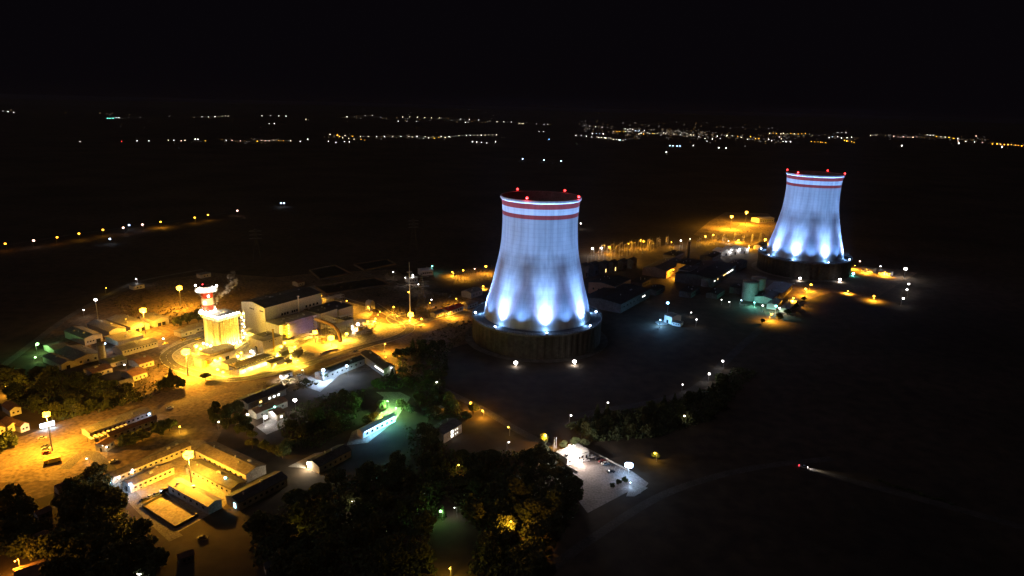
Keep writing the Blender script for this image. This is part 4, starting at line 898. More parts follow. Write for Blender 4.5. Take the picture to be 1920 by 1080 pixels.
# fence along the field track
# ------------------------------------------------------------------ lamps
mast(268,582,20,'SOD',30000,'sodium floodlight mast glaring over the three gabled warehouses',2.2)
mast(336,540,20,'SOD',26000,'sodium floodlight mast beyond the striped stack at the upper left',2.2)
mast(348,660,18,'SOD',52000,'brightest sodium floodlight mast at the left loop of the plant road',2.6)
mast(353,853,18,'SOD',28000,'sodium floodlight mast glaring in the court of low halls',2.2)
mast(87,777,22,'SOD',36000,'sodium floodlight mast over the parked vehicles at the left edge',1.3,n=6)
mast(1372,406,22,'SOD',52000,'left one of the two far sodium masts beside the far tower',2.0)
mast(1400,398,22,'SOD',52000,'right one of the two far sodium masts beside the far tower',2.0)
mast(590.7,623,9,'SOD',9000,'yard floodlight in front of the violet air intake',1.5,n=6)
mast(620.5,634,7,'SOD',26000,'huge yard floodlight left of the arching duct',2.4)
mast(770,590,6,'SOD',13000,'glaring floodlight cluster at the foot of the tall white pole',2.4)
mast(179,562,20,'WHT',2500,'white floodlight mast on a thin pole at the dark upper left',.8,n=5,hs=.7)
mast(1698,504,12,'WHT',9000,'bright white floodlight at the far right beyond the far tower',1.4,n=6)
rows = [ # px, py, height, colour, power, radius, label
(602.5,554.5,8,'SOD',900,.5,'amber lamp at the far right corner of the turbine hall'),
(622,567,6,'YEL',5200,1.1,'round yellow lamp among pipes behind the switch house'),
(650,564,8,'SOD',2600,.6,'amber street lamp behind the right switch house'),
(690,575,8,'SOD',3200,.55,'amber street lamp in front of the arched gate shelter'),
(712.6,584.7,8,'SOD',2200,.5,'upper amber street lamp at the inner road bend'),
(708.6,590,8,'SOD',2200,.5,'lower amber street lamp at the inner road bend'),
(689.5,603,8,'SOD',4200,1.0,'left one of two large amber globes near the outbuilding'),
(704,598,8,'SOD',4200,1.0,'right one of two large amber globes near the outbuilding'),
(671,608,5,'WARM',7500,1.5,'blazing white yard lamp behind the yellow pipe frame'),
(660,613,5,'WARM',4200,1.2,'second blazing white yard lamp by the yellow pipe frame'),
(650,626,6,'YEL',9000,1.3,'blazing yellow lamp on the yellow pipe frame'),
(722,645,8,'SOD',5200,.5,'amber street lamp on the island at the S bend'),
(723,669.5,8,'SOD',5200,.5,'amber street lamp at the lower road junction'),
(745,593,8,'SOD',5200,.5,'amber street lamp at the top of the S bend'),
(738,575.6,7,'SOD',3200,.7,'amber lamp between gate shelter and tall white pole'),
(855.5,560,8,'SOD',4500,.55,'amber street lamp at the flat platform house'),
(809,562,7,'WHT',500,.55,'white lamp above the red roofed service shed'),
(806,568,5,'SOD',500,.4,'tiny amber lamp under the white lamp by the service shed'),
(845,585,6,'SOD',5200,.5,'amber lamp at the corner of the red roofed service shed'),
(790,598,6,'SOD',3500,.8,'amber lamp at the foot of the lattice pylon'),
(737,510,8,'WHT',300,.5,'small white lamp right of the farthest basin'),
(760,521,8,'WHT',300,.5,'small white lamp just left of the white lit substation hut'),
(784.6,533,8,'WHT',300,.5,'small white lamp low right of the white lit substation hut'),
(774,516,9,'WHT',5200,.8,'white lamp shining on the substation hut'),
(810.5,499,9,'TEAL',3500,.7,'teal lamp over the teal lit long shed'),
(868.5,507,9,'SOD',7500,.9,'middle amber lamp of the small switchyard'),
(911,499.5,9,'SOD',8500,1.3,'largest amber lamp of the small switchyard'),
(848,510,5,'SOD',4500,.7,'left amber lamp of the small switchyard'),
(890,504,9,'PINK',1500,.6,'pinkish lamp between the amber ones of the small switchyard'),
(906,537,3,'SOD',6500,.9,'low amber lamp under the portals beside the near tower'),
(1089,419,9,'WHT',700,1.0,'lone white lamp right of the near tower shell'),
(1111,466,10,'WHT',5200,1.4,'left one of two white globes at the switchyard edge'),
(1127.5,465,10,'WHT',5200,1.3,'right one of two white globes at the switchyard edge'),
(1142,463,10,'SOD',4500,1.1,'amber globe right of the two white globes'),
(1178.5,457,8,'SOD',3000,.7,'small amber lamp of the switchyard left of the bigger one'),
(1206.7,452.7,10,'SOD',6000,1.3,'big amber lamp in the middle of the switchyard'),
(1259,454,7,'SOD',2500,.6,'small amber lamp right of the big switchyard lamp'),
(1276.6,451,9,'WHT',3000,1.0,'white lamp of the switchyard right part'),
(1294,448,8,'WHT',900,.6,'small white lamp farther right in the switchyard'),
(1322.6,443,10,'SOD',6500,1.2,'left one of two amber globes below the far masts'),
(1337.5,440.4,10,'SOD',6500,1.2,'right one of two amber globes below the far masts'),
(1385,450,4,'SOD',8500,.9,'low amber lamp on the ground below the far masts'),
(1366,452,4,'WARM',2500,.7,'small warm lamp among the right portals'),
(1435,449,7,'SOD',15000,1.7,'glaring amber lamp at the left edge of the far tower'),
(1405,460.6,5,'SOD',4500,.8,'small amber lamp above the white tents'),
(1371,468.5,8,'WHT',3200,.7,'white lamp over the middle tent'),
(1386.5,466.5,8,'WHT',3200,.7,'white lamp over the right tent'),
(1404,464.5,8,'WHT',3200,.7,'white lamp past the right tent'),
(1350,477,5,'WHT',2200,.6,'white lamp before the left tent'),
(1262.6,505.5,9,'AMB',5500,.8,'orange street lamp left of the office block'),
(1267,515,5,'SOD',4500,.7,'low orange lamp at the foot of the office block'),
(1111.7,500,4,'YEL',1400,.9,'yellow lamp at the tallest unit block'),
(1144,494,4,'WARM',3000,1.0,'warm lamp behind the dark unit blocks'),
(1177,487.5,3,'SOD',6500,1.0,'amber lamp at the end of the unit blocks'),
(1162,491,3,'WARM',3000,.9,'pale lamp between the unit blocks and the amber lamp'),
(1252,568,12,'BLUE',3500,1.3,'cyan blue globe above the small blue lit house'),
(1238,600,6,'BLUE',17000,.7,'small blue lamp left of the small blue lit house'),
(1306,599,7,'WHT',350,.6,'lone white lamp right of the blue lit house'),
(1296,586,4,'WHT',200,.5,'dim white lamp above the lone white lamp'),
(1353,562,5,'WHT',200,.45,'tiny white lamp in the dark left of the teal silos'),
(1367.5,566,5,'WHT',200,.5,'second tiny white lamp in the dark left of the teal silos'),
(1390,563,4,'COOL',700,.5,'pale lamp on the ground just left of the teal silos'),
(1414,567,5,'TEAL',12000,.5,'teal lamp at the foot of the two teal lit silos'),
(1430,573,6,'WHT',450,.7,'white lamp right below the teal silos'),
(1447,589,7,'SOD',6500,.9,'lowest amber lamp of the road under the far tower'),
(1455,574,8,'TEAL',7500,1.2,'teal white lamp on the shed under the far tower'),
(1461.5,578,6,'WARM',4200,.9,'warm lamp under the teal white lamp'),
(1487.5,559,8,'SOD',5500,1.0,'amber lamp half way up the road under the far tower'),
(1510.7,542,8,'SOD',6500,1.3,'left one of the upper amber lamps under the far tower'),
(1520.6,533.8,8,'SOD',6500,1.2,'right one of the upper amber lamps under the far tower'),
(1481,573,3,'SOD',6500,.8,'low amber lamp behind the roadside bushes'),
(1590,546,3,'SOD',7500,.7,'low amber lamp at the field edge right of the far tower'),
(1638.7,555.5,5,'SOD',7500,1.1,'amber lamp at the tip of the field edge'),
(1704,532.5,8,'WHT',700,1.0,'uppermost of three white lamps at the far right'),
(1700.6,543,8,'WHT',700,1.0,'middle one of three white lamps at the far right'),
(1693.7,559.5,8,'WHT',700,1.0,'lowest of three white lamps at the far right'),
(1612.5,490,9,'PINK',400,.7,'pinkish lamp above the amber strip right of the far tower'),
(1651,499,9,'WHT',500,.7,'white lamp above the amber strip right of the far tower'),
(1625,505,5,'SOD',8000,.5,'amber lamp of the strip at the left store'),
(1660,510,5,'SOD',8000,.5,'amber lamp of the strip at the right store'),
(1603,498,5,'SOD',6000,.5,'amber lamp of the strip next to the far tower'),
(70,645,8,'GREEN',6500,1.0,'green white lamp in the dark at the far left'),
(66,670,4,'GREEN',900,.6,'small green lamp under the green white lamp'),
(157,581,7,'WHT',500,.6,'small white lamp left of the white mast'),
(255,523,7,'WHT',900,.6,'small white lamp at the far cabin'),
(199,540,6,'YEL',100,.35,'tiny lamp between white mast and far cabin'),
(197,644,6,'COOL',1800,.55,'cool lamp over the dark shed roofs near the silo'),
(133,659,6,'COOL',350,.5,'cool lamp on the wide shed roof'),
(233,684,5,'WHT',300,.5,'tiny white lamp right of the silo by the trees'),
(306,635,5,'WARM',900,.7,'warm lamp at the track corner right of the long shed'),
(553,750.5,8,'WHT',900,1.2,'large white lamp right of the hut with the lit wall'),
(497.5,782,6,'WHT',1100,1.2,'large white lamp left of the hut with the lit wall'),
(509,773,5,'WHT',600,.7,'small white lamp touching the hut with the lit wall'),
(464,777.5,5,'WARM',500,.8,'warm lamp at the left of the white lit lamps'),
(460,786,3,'WARM',700,.6,'low warm lamp at a doorway under the warm lamp'),
(515,763,5,'TEAL',1500,.6,'cyan lamp on top of the hut with the lit wall'),
(734,690,6,'WHT',100,.45,'tiny white lamp below the gridded hall'),
(650,686,8.5,'COOL',9000,.9,'right one of the two blue white lamps on the blue hall'),
(606,694,9.5,'COOL',24000,1.2,'left and larger of the two blue white lamps on the blue hall'),
(538,705,4,'WARM',4500,.6,'white lamp on the kiosk forecourt'),
(526,706,3,'WHT',2500,.5,'low white lamp left of the kiosk'),
(567,694,7,'WARM',300,.45,'tiny lamp right of the kiosk'),
(410,791,6,'WARM',200,.45,'tiny lamp in the trees left of the warm lamp'),
(422.5,896,6,'TEAL',350,.6,'teal lamp over the dark roofed hall'),
(726,752,8,'GREEN',22000,.4,'slim green lit lamp at the head of the canopy hall'),
(742,765,6,'GREEN',9000,.4,'teal lamp at the right end of the canopy hall'),
(714,778,6,'YEL',900,.3,'dim lamp behind the canopy hall'),
(577,868,4,'WARM',6500,.5,'low white lamp hidden beside the dark gable'),
(819,716.5,7,'WHT',120,.5,'lone tiny lamp in the wood below the near tower'),
(882.5,756,6,'SOD',2200,.9,'upper amber lamp on the wooded road'),
(904,770,5,'SOD',1200,.4,'second amber lamp hidden on the wooded road'),
(953,801,6,'YEL',120,.45,'tiny yellow green lamp on the wooded road'),
(954,829,5,'WHT',160,.45,'tiny white lamp in the crowns by the wooded road'),
(1022,816,7,'SOD',1300,.8,'amber lamp next to the flagpoles'),
(1140,755,6,'WHT',100,.45,'tiny white lamp on the gravel road'),
(1071,779,6,'WHT',160,.45,'tiny white lamp at the left end of the gravel road'),
(1280,721,6,'WHT',100,.4,'tiny white lamp above the gravel road'),
(1283.6,780,5,'WARM',200,.5,'lone lamp in the dark wood right of the gravel road'),
(1330,701,7,'WHT',700,.8,'lower one of two white lamps on the gravel road'),
(1355,677,7,'WHT',700,.8,'upper one of two white lamps on the gravel road'),
(1228,849.5,5,'YEL',420,.5,'dim yellow green lamp on a bush right of the car park'),
(1069.6,836,8,'LOT',9000,.5,'left head of the double lamps in front of the gatehouse'),
(1075.6,836,8,'WHT',13000,.5,'right head of the double lamps in front of the gatehouse'),
(1083,860,4,'LOT',5000,.3,'low lamp on the gatehouse drive'),
(860,872,5,'YEL',130,.4,'tiny yellow lamp in the middle of the dark wood'),
(826,958.6,6,'GREEN',1100,.6,'green lamp inside the lower dark wood'),
(852,952,5,'WHT',420,.2,'faint lamp behind the green lamp in the lower wood'),
(958,978,10,'SOD',1500,.4,'amber lamp hidden in a glowing tree in the lower wood'),
(843,1066,6,'YEL',900,.25,'yellow street lamp at the bottom edge'),
(555,985,6,'YEL',160,.15,'dim lamp between trees below the dark hall'),
(660,940,6,'WARM',260,.15,'very dim lamp in the clearing of the lower wood'),
(280,776,5,'COOL',700,.55,'cool lamp at the right end of the long flat roof'),
(337,800,4,'YEL',900,.5,'yellow lamp in a tree beside the canteen'),
(248,881,4,'WHT',350,.4,'upper wall lamp on the longest low hall'),
(223,895,4,'WHT',700,.55,'lower wall lamp on the longest low hall'),
(243,908,6,'COOL',4200,.5,'corner lamp of the shorter low hall'),
(207,897,4,'BLUE',700,.6,'cyan lamp at the end of the longest low hall'),
(463,778,4,'WHT',100,.3,'faint second lamp at the warm doorway'),
(60,1019,4,'COOL',300,.5,'cool lamp on the corner house at lower left'),
(28,1052,7,'AMB',6000,.3,'orange lamp hidden by the corner house at the bottom left'),
(10,725,6,'SOD',2500,.2,'hidden amber lamp in the trees at the left edge'),
(193,835,4,'WARM',300,.4,'left wall lamp of the red roofed house'),
(200,838,4,'WARM',300,.4,'right wall lamp of the red roofed house'),
(162,860,3,'WARM',120,.35,'tiny lamp on the road corner under the carports'),
(439,929,3,'BLUE',500,.4,'cyan lamp at the end window of the dark hall'),
(1182,905,3,'COOL',500,.3,'low lamp at the foot of the pylon sign'),
(520,663,5,'YEL',9000,1.0,'left blazing lamp of the dazzling transformer yard'),
(527,650,6,'YEL',7500,1.2,'blazing lamp at the corner of the cube like pump house'),
(534,643,6,'YEL',5000,1.2,'blazing lamp under the stair of the air intake'),
(553,650,4,'YEL',5000,.9,'low yellow lamp on the pale sloping wall'),
(545,667,5,'YEL',11000,.8,'central blazing lamp of the dazzling transformer yard'),
(558,676,5,'YEL',7500,.7,'right blazing lamp of the dazzling transformer yard'),
(535,682,4,'YEL',2925,.7,'lower blazing lamp of the dazzling transformer yard'),
(471,659,4,'WHT',4200,1.1,'white lamp between pipe racks behind the fan cooler'),
(452,662,5,'YEL',4200,.9,'yellow lamp behind the fan cooler'),
(446,668,4,'WARM',2600,.8,'warm lamp left of the yellow one behind the fan cooler'),
(436,650,6,'YEL',3000,.9,'yellow lamp at the foot of the boiler house corner'),
(368,649,6,'YEL',3375,1.5,'blazing white lamp at the left foot of the boiler house'),
(376,654,5,'YEL',1890,1.3,'second blazing white lamp at the left foot of the boiler house'),
(403,676,4,'YEL',3825,1.2,'blazing lamp on the front wall of the low workshop'),
(413,672,4,'YEL',2925,1.0,'second blazing lamp on the front wall of the low workshop'),
(418,698,4,'YEL',2925,1.1,'blazing lamp at the lower left corner of the cooler wall'),
(408,693,4,'YEL',2925,1.2,'blazing lamp on the little yard left of the cooler wall'),
(516,684,4,'YEL',2340,1.0,'blazing lamp on the front of the little house'),
(1455,700,3,'WHT',0,.1,'') ]
for (x,y,h,cn,pw,r,lb) in rows:
    if lb: lamp(x,y,h,cn,pw,lb,r,shade=(370<x<1095 and y<720) or x>1440)
# ground floodlights round the two towers
for (x,y,lb,pw) in [(967,680,'left white ground floodlight at the skirt of the near tower',1500),(1077,678,'right white ground floodlight at the skirt of the near tower',2200),
                 (1500,522,'left white ground floodlight at the skirt of the far tower',6500),(1575,524,'right white ground floodlight at the skirt of the far tower',9000),(1600,513,'greenish white ground floodlight at the right side of the far tower',4200)]:
    lamp(x,y,3.2,'WHT' if 'greenish' not in lb else 'TEAL',pw,lb,1.5,None,.6,14,'ground_floodlight','floodlight')
# road of amber lamps far left
for i,(x,y,cn) in enumerate([(9.7,457,'AMB'),(63,451,'PINK'),(107,445,'AMB'),(148,438,'SOD'),(193,431,'SOD'),(231,427,'PINK'),(267,421,'PINK'),(301,416,'SOD'),(365,408,'SOD'),(390,403,'SOD'),(445,395,'PINK')]):
    lamp(x,y,9,cn,260 if i!=7 else 1500,'amber street lamp in the curved row along the far left road',1.3,'street lamps along the far left road',1.2,10)
for (x,y,lb) in [(206,448,'lone dim white lamp below the far left row'),(242,422,'tiny white lamp above the far left row'),(1052,302,'rightmost of three lone lamps above the near tower'),(1020,300,'middle one of three lone lamps above the near tower'),(980,298,'leftmost of three lone lamps above the near tower'),(527,381,'left one of a close pair of blue white lamps in the dark plain'),(532.5,381,'right one of a close pair of blue white lamps in the dark plain')]:
    lamp(x,y,7,'COOL',300,lb,1.2 if y>310 else 2.0,None,1.2,10)

# ------------------------------------------------------------------ distant lights
dr = random.Random(3)
dist_mesh = {}
def distant(x, y, cn, size, group, label, s=12):
    p = P(x, y, 8); D = p.length; r = min(2.8, max(.7, size*.66*D/683))
    q = round(r*2)/2; key = (cn, q, s)
    if key not in dist_mesh:
        mb = MB(); mb.bar((0,0,-8),(0,0,0),.2,4); mb.cur = 1; mb.ball((0,0,0),q,8,6)
        me = bpy.data.meshes.new('distant_lamp'); me.from_pydata(mb.v,[],mb.f); me.materials.append(galv); me.materials.append(bulb(cn,s))
        me.polygons.foreach_set('material_index',mb.mi); dist_mesh[key] = me
    o = bpy.data.objects.new('distant_lamp', dist_mesh[key]); COL.objects.link(o); o.location = p
    tag(o, label, 'distant lamp', group); return o
def streak(x0,y0,x1,y1,n,cols,size,group,label,jx=1,jy=.5,s=12):
    n = max(1, int(n*.66+.5))
    for i in range(n):
        f = (i+.5)/n
        distant(x0+(x1-x0)*f+dr.uniform(-jx,jx), y0+(y1-y0)*f+dr.uniform(-jy,jy), dr.choice(cols), size*dr.uniform(.7,1.35), group, label, dr.choice((s,s,s//2)))
gA, lA = 'lamps of the evenly spaced far road', 'lamp in the evenly spaced dotted line across the far plain'
streak(612,251.5,668,256,6,['SOD','WARM'],.30,gA,lA,.3,.2); streak(668,256,850,256,18,['WARM','WHT'],.26,gA,lA,.4,.2); streak(850,254.5,934,252.7,18,['WHT','WARM'],.24,gA,lA,.2,.15)
gB, lB = 'lamps of the amber village band', 'lamp of the loose band of lights below the far left horizon'
for x,y,cn in [(150,265.5,'WHT'),(228,265,'RED'),(257,264,'WHT'),(279,264,'WHT'),(316,263,'WARM'),(326,263,'WHT'),(340,264,'PINK'),(347,263,'WARM'),(366,261,'WHT'),(371,261,'WHT'),(385,264,'SOD'),(424,263,'WHT'),(435,263,'PINK'),(451,264,'PINK'),(632,254,'SOD'),(637,256,'SOD'),(616,265,'WHT'),(630,267,'WHT'),(646,265.5,'WHT'),(655,266,'WHT'),(563,265,'WHT'),(577,261,'WHT'),(545,264,'WARM')]:
    distant(x,y,cn,.36,gB,lB)
streak(478,264,534,263,10,['SOD','WARM','PINK'],.32,gB,lB,1.5,.8); streak(640,257,690,262,8,['WARM','SOD'],.26,gB,lB,3,2); streak(768,257,850,259,12,['SOD','WARM','WHT'],.32,gB,lB,2,1.6)
gC, lC = 'lamps of the white far plant strip', 'white lamp of the short bright strip left of the town'
streak(884,265.5,915,268,6,['WHT'],.40,gC,lC,2,.5); distant(929,265.7,'WHT',.4,gC,lC)
gD, lD = 'faint lamps on the horizon', 'faint lamp of the thin line along the horizon'
for (x0,y0,x1,y1,n,c) in [(0,208,30,211,4,'WHT'),(199,222,214,222,4,'TEAL'),(216,220,226,221,3,'WHT'),(372,219,410,219,4,'WHT'),(414,217.5,430,217.5,4,'WARM'),(484,217,545,218,6,'WHT'),(567,223,580,224,2,'WARM'),(500,231.5,518,232,3,'WHT'),(640,219,660,219,2,'WHT'),(678,217,705,216,3,'WHT'),(748,219,830,221,9,'WARM'),(738,227,790,228,5,'WHT'),(855,223,905,225,5,'WHT'),(869,229.5,881,229.5,3,'WHT'),(925,228,965,229,4,'WHT'),(971,231.7,983,231.7,4,'WARM'),(1003,232.5,1010,232.5,2,'WHT'),(1017,232.5,1030,233,3,'WHT'),(1006,246,1024,247,3,'WHT')]:
    streak(x0,y0,x1,y1,n,[c],.27,gD,lD,1,.3)
gE, lE = 'lamps of the far town', 'lamp of the dense glittering far town between the two towers'
streak(1090,235,1145,240,7,['WHT'],.25,gE,lE,1,.4); streak(1108,250,1135,251,6,['COOL','WHT'],.30,gE,lE,1,.6); streak(1074,253,1115,257,6,['WHT'],.27,gE,lE,1,.5)
streak(1117,257,1175,263,20,['WHT','COOL','WARM'],.34,gE,lE,1.5,1); streak(1148,246.5,1182,247,9,['WHT','SOD','WARM'],.28,gE,lE,1,.5); streak(1170,242,1212,246,13,['WHT','COOL'],.32,gE,lE,1.5,1.6)
streak(1195,249,1250,253,16,['WARM','WHT','SOD'],.30,gE,lE,2,2.5); streak(1220,242,1300,252,14,['WARM','WHT'],.24,gE,lE,4,5); streak(1275,252,1340,264,12,['WHT','WARM'],.26,gE,lE,4,4)
streak(1330,256,1470,262,26,['WARM','WHT','SOD','WHT'],.28,gE,lE,4,5); streak(1440,250,1520,251,18,['SOD','WARM'],.27,gE,lE,1,.6); streak(1520,266,1550,267.5,9,['SOD'],.28,gE,lE,1.5,.8); streak(1550,257,1600,258,9,['WHT','COOL','SOD'],.30,gE,lE,2,1.4); streak(1580,264,1602,266,7,['SOD','AMB'],.36,gE,lE,1.5,1.2); streak(1463,265,1486,266,5,['WHT'],.36,gE,lE,1.5,.5)
gF, lF = 'lamps of the far road at the right', 'lamp of the broken chain of lights at the far right edge'
streak(1568,248,1590,248.5,4,['WHT'],.22,gF,lF); streak(1629,253.6,1645,254,4,['WARM'],.26,gF,lF); streak(1672,255,1725,257,9,['WHT','PINK'],.3,gF,lF,2,1.2); streak(1736,252,1752,254,4,['WHT'],.28,gF,lF); streak(1752,256,1800,260,9,['WHT','PINK','SOD'],.34,gF,lF,1.5,.8); streak(1790,265,1850,267,6,['WHT','PINK'],.32,gF,lF,2,1); streak(1858,270,1920,273.5,14,['PINK','AMB','SOD'],.40,gF,lF,1.5,1); 
for x,y,sz,lb,cn in [(1691,273,.7,'largest isolated white lamp of the far right plain','WHT'),(1798,268.5,.6,'white lamp standing out below the far right chain','WHT'),(1879,275.3,.65,'white lamp standing out under the amber end of the chain','WHT'),(1830,255,.5,'pink lamp above the far right chain','PINK'),(1256,273,.5,'first of four close white lamps in the plain below the town','COOL'),(1262,273.4,.5,'second of four close white lamps in the plain below the town','COOL'),(1269.5,273.7,.55,'third of four close white lamps in the plain below the town','COOL'),(1275,273.8,.5,'fourth of four close white lamps in the plain below the town','COOL'),(1249.5,285,.6,'white lamp under the four close lamps','WHT'),(1300,273,.4,'lone lamp right of the four close lamps','WHT'),(1348,277,.55,'left one of two white lamps right of the four close lamps','WHT'),(1361.5,277.5,.55,'right one of two white lamps right of the four close lamps','WHT'),(1029.5,261,.4,'lone violet lamp under the thin horizon line','BLUE')]:
    distant(x,y,cn,sz,None,lb)

# the countless faint lights between the individual far lamps
fr = random.Random(77); fm = MB()
for (x0,y0,x1,y1,n,sy) in [(1090,238,1200,258,60,4),(1180,243,1330,252,110,4.5),(1250,250,1480,262,130,4.5),(1440,250,1610,262,60,3),(1640,253,1860,264,50,3),(640,217,960,228,50,2.5),(600,254,860,258,45,3),(400,263,560,263,25,2),(0,208,420,222,14,2),(1080,228,1480,240,40,3),(1860,268,1920,273,14,1.5)]:
    for i in range(n):
        f = fr.random(); p = P(x0+(x1-x0)*f, y0+(y1-y0)*f+fr.gauss(0,sy), 8)
        fm.cur = fr.choice((0,0,1,1,2)); r = p.length*fr.uniform(.08,.17)/683
        fm.ball(p, min(r,2.6), 6, 4)
fo = fm.build('faint_town_lights', [emit('faint white',(1,.95,.88),2.2), emit('faint warm',(1,.7,.35),1.8), emit('faint amber',(1,.5,.12),1.6)]); fo['kind'] = 'stuff'
# ------------------------------------------------------------------ vehicles
def vehicle(kind):
    L, W_, H, cab, hood = {'car':(4.4,1.8,1.45,(1.0,3.6),.82), 'truck':(7.5,2.5,3.0,(.2,2.2),1.3)}[kind]
    b = MB(); c = MB(); 
    if kind == 'car':
        prof = [(0,.35),(0,.75),(.9,.86),(3.25,.9),(4.4,.78),(4.4,.35)]
        up = [(.75,.87),(1.15,1.42),(2.6,1.45),(3.3,.9)]
    else:
        prof = [(0,.6),(0,2.6),(1.9,2.7),(1.95,1.2),(7.5,1.2),(7.5,.6)]
        up = [(2.2,1.22),(2.2,2.9),(7.4,2.9),(7.4,1.22)]
    def ext(mb, pr, w): 
        n = len(pr); mb.add([(x-L/2,-w/2,z) for x,z in pr]+[(x-L/2,w/2,z) for x,z in pr],[tuple(range(n))[::-1],tuple(range(n,2*n))]+[(k,(k+1)%n,n+(k+1)%n,n+k) for k in range(n)])
    ext(b, prof, W_); ext(c, up, W_*.88)
    wh = []
    for x in (.8, L-.9):
        for y in (-1,1):
            m_ = MB(); r = .33 if kind=='car' else .48; m_.bar((x-L/2,y*(W_/2-.22),r),(x-L/2,y*(W_/2+.02),r),r,12); wh.append(m_)
    return b, c, wh
tyre = mat('tyre rubber',(.02,.02,.02),None,rough=.9)
vp = {}
def place_vehicle(kind, colour, px, py, rz, label, group=None):
    if (kind,colour) not in vp:
        b,c,wh = vehicle(kind); t = empty('parked_car' if kind=='car' else 'parked_truck', (0,0,0), 0, label, kind, group)
        cm = mat('paint '+colour, {'white':(.7,.7,.7),'dark':(.035,.035,.04),'red':(.25,.03,.025),'silver':(.38,.39,.4),'blue':(.06,.1,.25),'yellow':(.6,.42,.04)}[colour], None, rough=.3)
        b.build('body', cm, t); c.build('cabin' if kind=='car' else 'cargo_box', win_dark if kind=='car' else (yellow_paint if colour=='yellow' else dark_steel), t)
        if kind=='car': MB().box((-.35,0,1.455),(1.4,1.4,.05)).build('roof', cm, t)
        for w_ in wh: w_.build('wheel', tyre, t)
        vp[(kind,colour)] = t
        t.location = P(px,py)+Vector((0,0,.14)); t.rotation_euler = (0,0,rz); return t
    return copy_tree(vp[(kind,colour)], P(px,py)+Vector((0,0,.14)), rz, None, label, group)
for a in [('car','silver',80,823,R(20),'silver car at the top of the row under the left mast'),('car','dark',86,838,R(22),'dark car second in the row under the left mast'),('car','silver',87,843,R(22),'grey car third in the row under the left mast'),('car','red',88,851,R(22),'dark red car fourth in the row under the left mast'),
          ('truck','yellow',99,868,R(35),'dark truck with a yellow cab below the row under the left mast'),
          ('car','dark',258,916,R(20),'dark car alone at the end of the shorter low hall'),('car','dark',271,939,R(60),'first dark car along the top of the sports court'),('car','silver',283,933,R(60),'silver car along the top of the sports court'),('car','blue',294,929,R(60),'blue car along the top of the sports court'),('car','dark',306,922,R(60),'last dark car along the top of the sports court'),
          ('car','white',319,766,R(25),'white car driving along the brown road above the canteen'),('car','white',1110,858,R(15),'white car nearest the gatehouse in the car park'),('car','dark',1123,862,R(15),'first black car in the white lit car park'),('car','red',1129,867,R(15),'dark red car in the white lit car park'),('car','white',1135,871,R(15),'white car at the right of the parked group'),
          ('car','dark',380,1010,R(10),'dark car alone on the lower right of the sports court'),('car','white',213,867,R(40),'pale car beside the longest low hall'),('car','dark',543,709,R(60),'dark car on the kiosk forecourt'),('car','silver',561,705,R(40),'silver car right of the kiosk forecourt'),('car','white',1098,865,R(15),'white car left in the car park'),
          ('truck','dark',634,637,R(57),'dark truck parked at the plant road near the arching duct'),('car','dark',1145,886,R(15),'dark car by the low wall of the car park'),('car','yellow',371,637,R(57),'yellow car behind the white boiler lamps'),('car','yellow',344,638,R(57),'yellow car left of the boiler house'),('car','yellow',310,646,R(57),'yellow car at the bend of the sheds track'),('car','blue',667,660,R(57),'blue car on the plant road at the junction')]:
    place_vehicle(*a)
# car driving across the dark field with its lights on
t = place_vehicle('car','silver',1506,877,R(-24)+math.pi,'lone car with glowing tail lights driving on the dark right field road')
for y in (-.6,.6):
    MB().box((-2.24,y,.7),(.1,.4,.22)).build('headlight', bulb('WHT',14), t)
    MB().box((2.24,y,.75),(.1,.45,.3)).build('tail_light', emit('glow_tail',(1,.05,.08),14), t)
spot(t,(-2.6,0,.9),(-40,0,-.6),'WARM',9000,38,1.0)
spot(t,(-2.6,0,1.2),(-4,0,.0),'WHT',1500,80,1.0)
t = place_vehicle('car','dark',268,1074,R(80),'car with two glowing headlights at the bottom edge')
for y in (-.65,.65): MB().ball((-2.25,y,.75),.4,8,6).build('headlight', bulb('WHT',14), t, smooth=True)

# ------------------------------------------------------------------ trees
tr = random.Random(21)
def crown_mesh(kind, seed, n):
    q = random.Random(seed); mb = MB()
    def leaf(c, s):
        n_ = Vector((q.gauss(0,1),q.gauss(0,1),q.gauss(.5,.9))).normalized(); u = n_.orthogonal().normalized(); v = n_.cross(u)
        a = q.uniform(0,6.28); u2 = u*math.cos(a)+v*math.sin(a); v2 = n_.cross(u2)
        mb.add([c-u2*s-v2*s*.7, c+u2*s-v2*s*.5, c+u2*s*.8+v2*s*.7, c-u2*s*.6+v2*s*.8], [(0,1,2,3)])
    if kind == 'broad':
        lobes = []
        for i in range(13):
            a = i*2.4+q.uniform(-.3,.3); rr = q.uniform(.8,3.5); lobes.append((Vector((rr*math.cos(a),rr*math.sin(a),q.uniform(2.6,8.0-.55*rr))), q.uniform(1.3,2.3)))
        lobes.append((Vector((0,0,7)),1.6))
        for i in range(n):
            c, r = q.choice(lobes); d = Vector((q.gauss(0,1),q.gauss(0,1),q.gauss(0,.8))).normalized()
            leaf(c+d*r*q.uniform(.5,1.08), q.uniform(.3,.62))
    elif kind == 'umbrella':
        for i in range(n):
            a = q.uniform(0,6.28); rr = 4.6*math.sqrt(q.random()); lump = .5*math.sin(3*a+seed)+.4*math.cos(5*a)
            leaf(Vector((rr*math.cos(a),rr*math.sin(a),6.2+q.uniform(-.5,1.6)*(1-(rr/5.2)**2)+lump*.4-1.2)), q.uniform(.3,.6))
    else:
        for i in range(n):
            f = q.random()**.7; z = 1.2+9.3*(1-f); tier = .75+.35*math.sin(z*4.2); r = (3.0*f+.2)*tier*q.uniform(.35,1.05); a = q.uniform(0,6.28)
            leaf(Vector((r*math.cos(a),r*math.sin(a),z-r*.25)), q.uniform(.26,.55))
    return mb
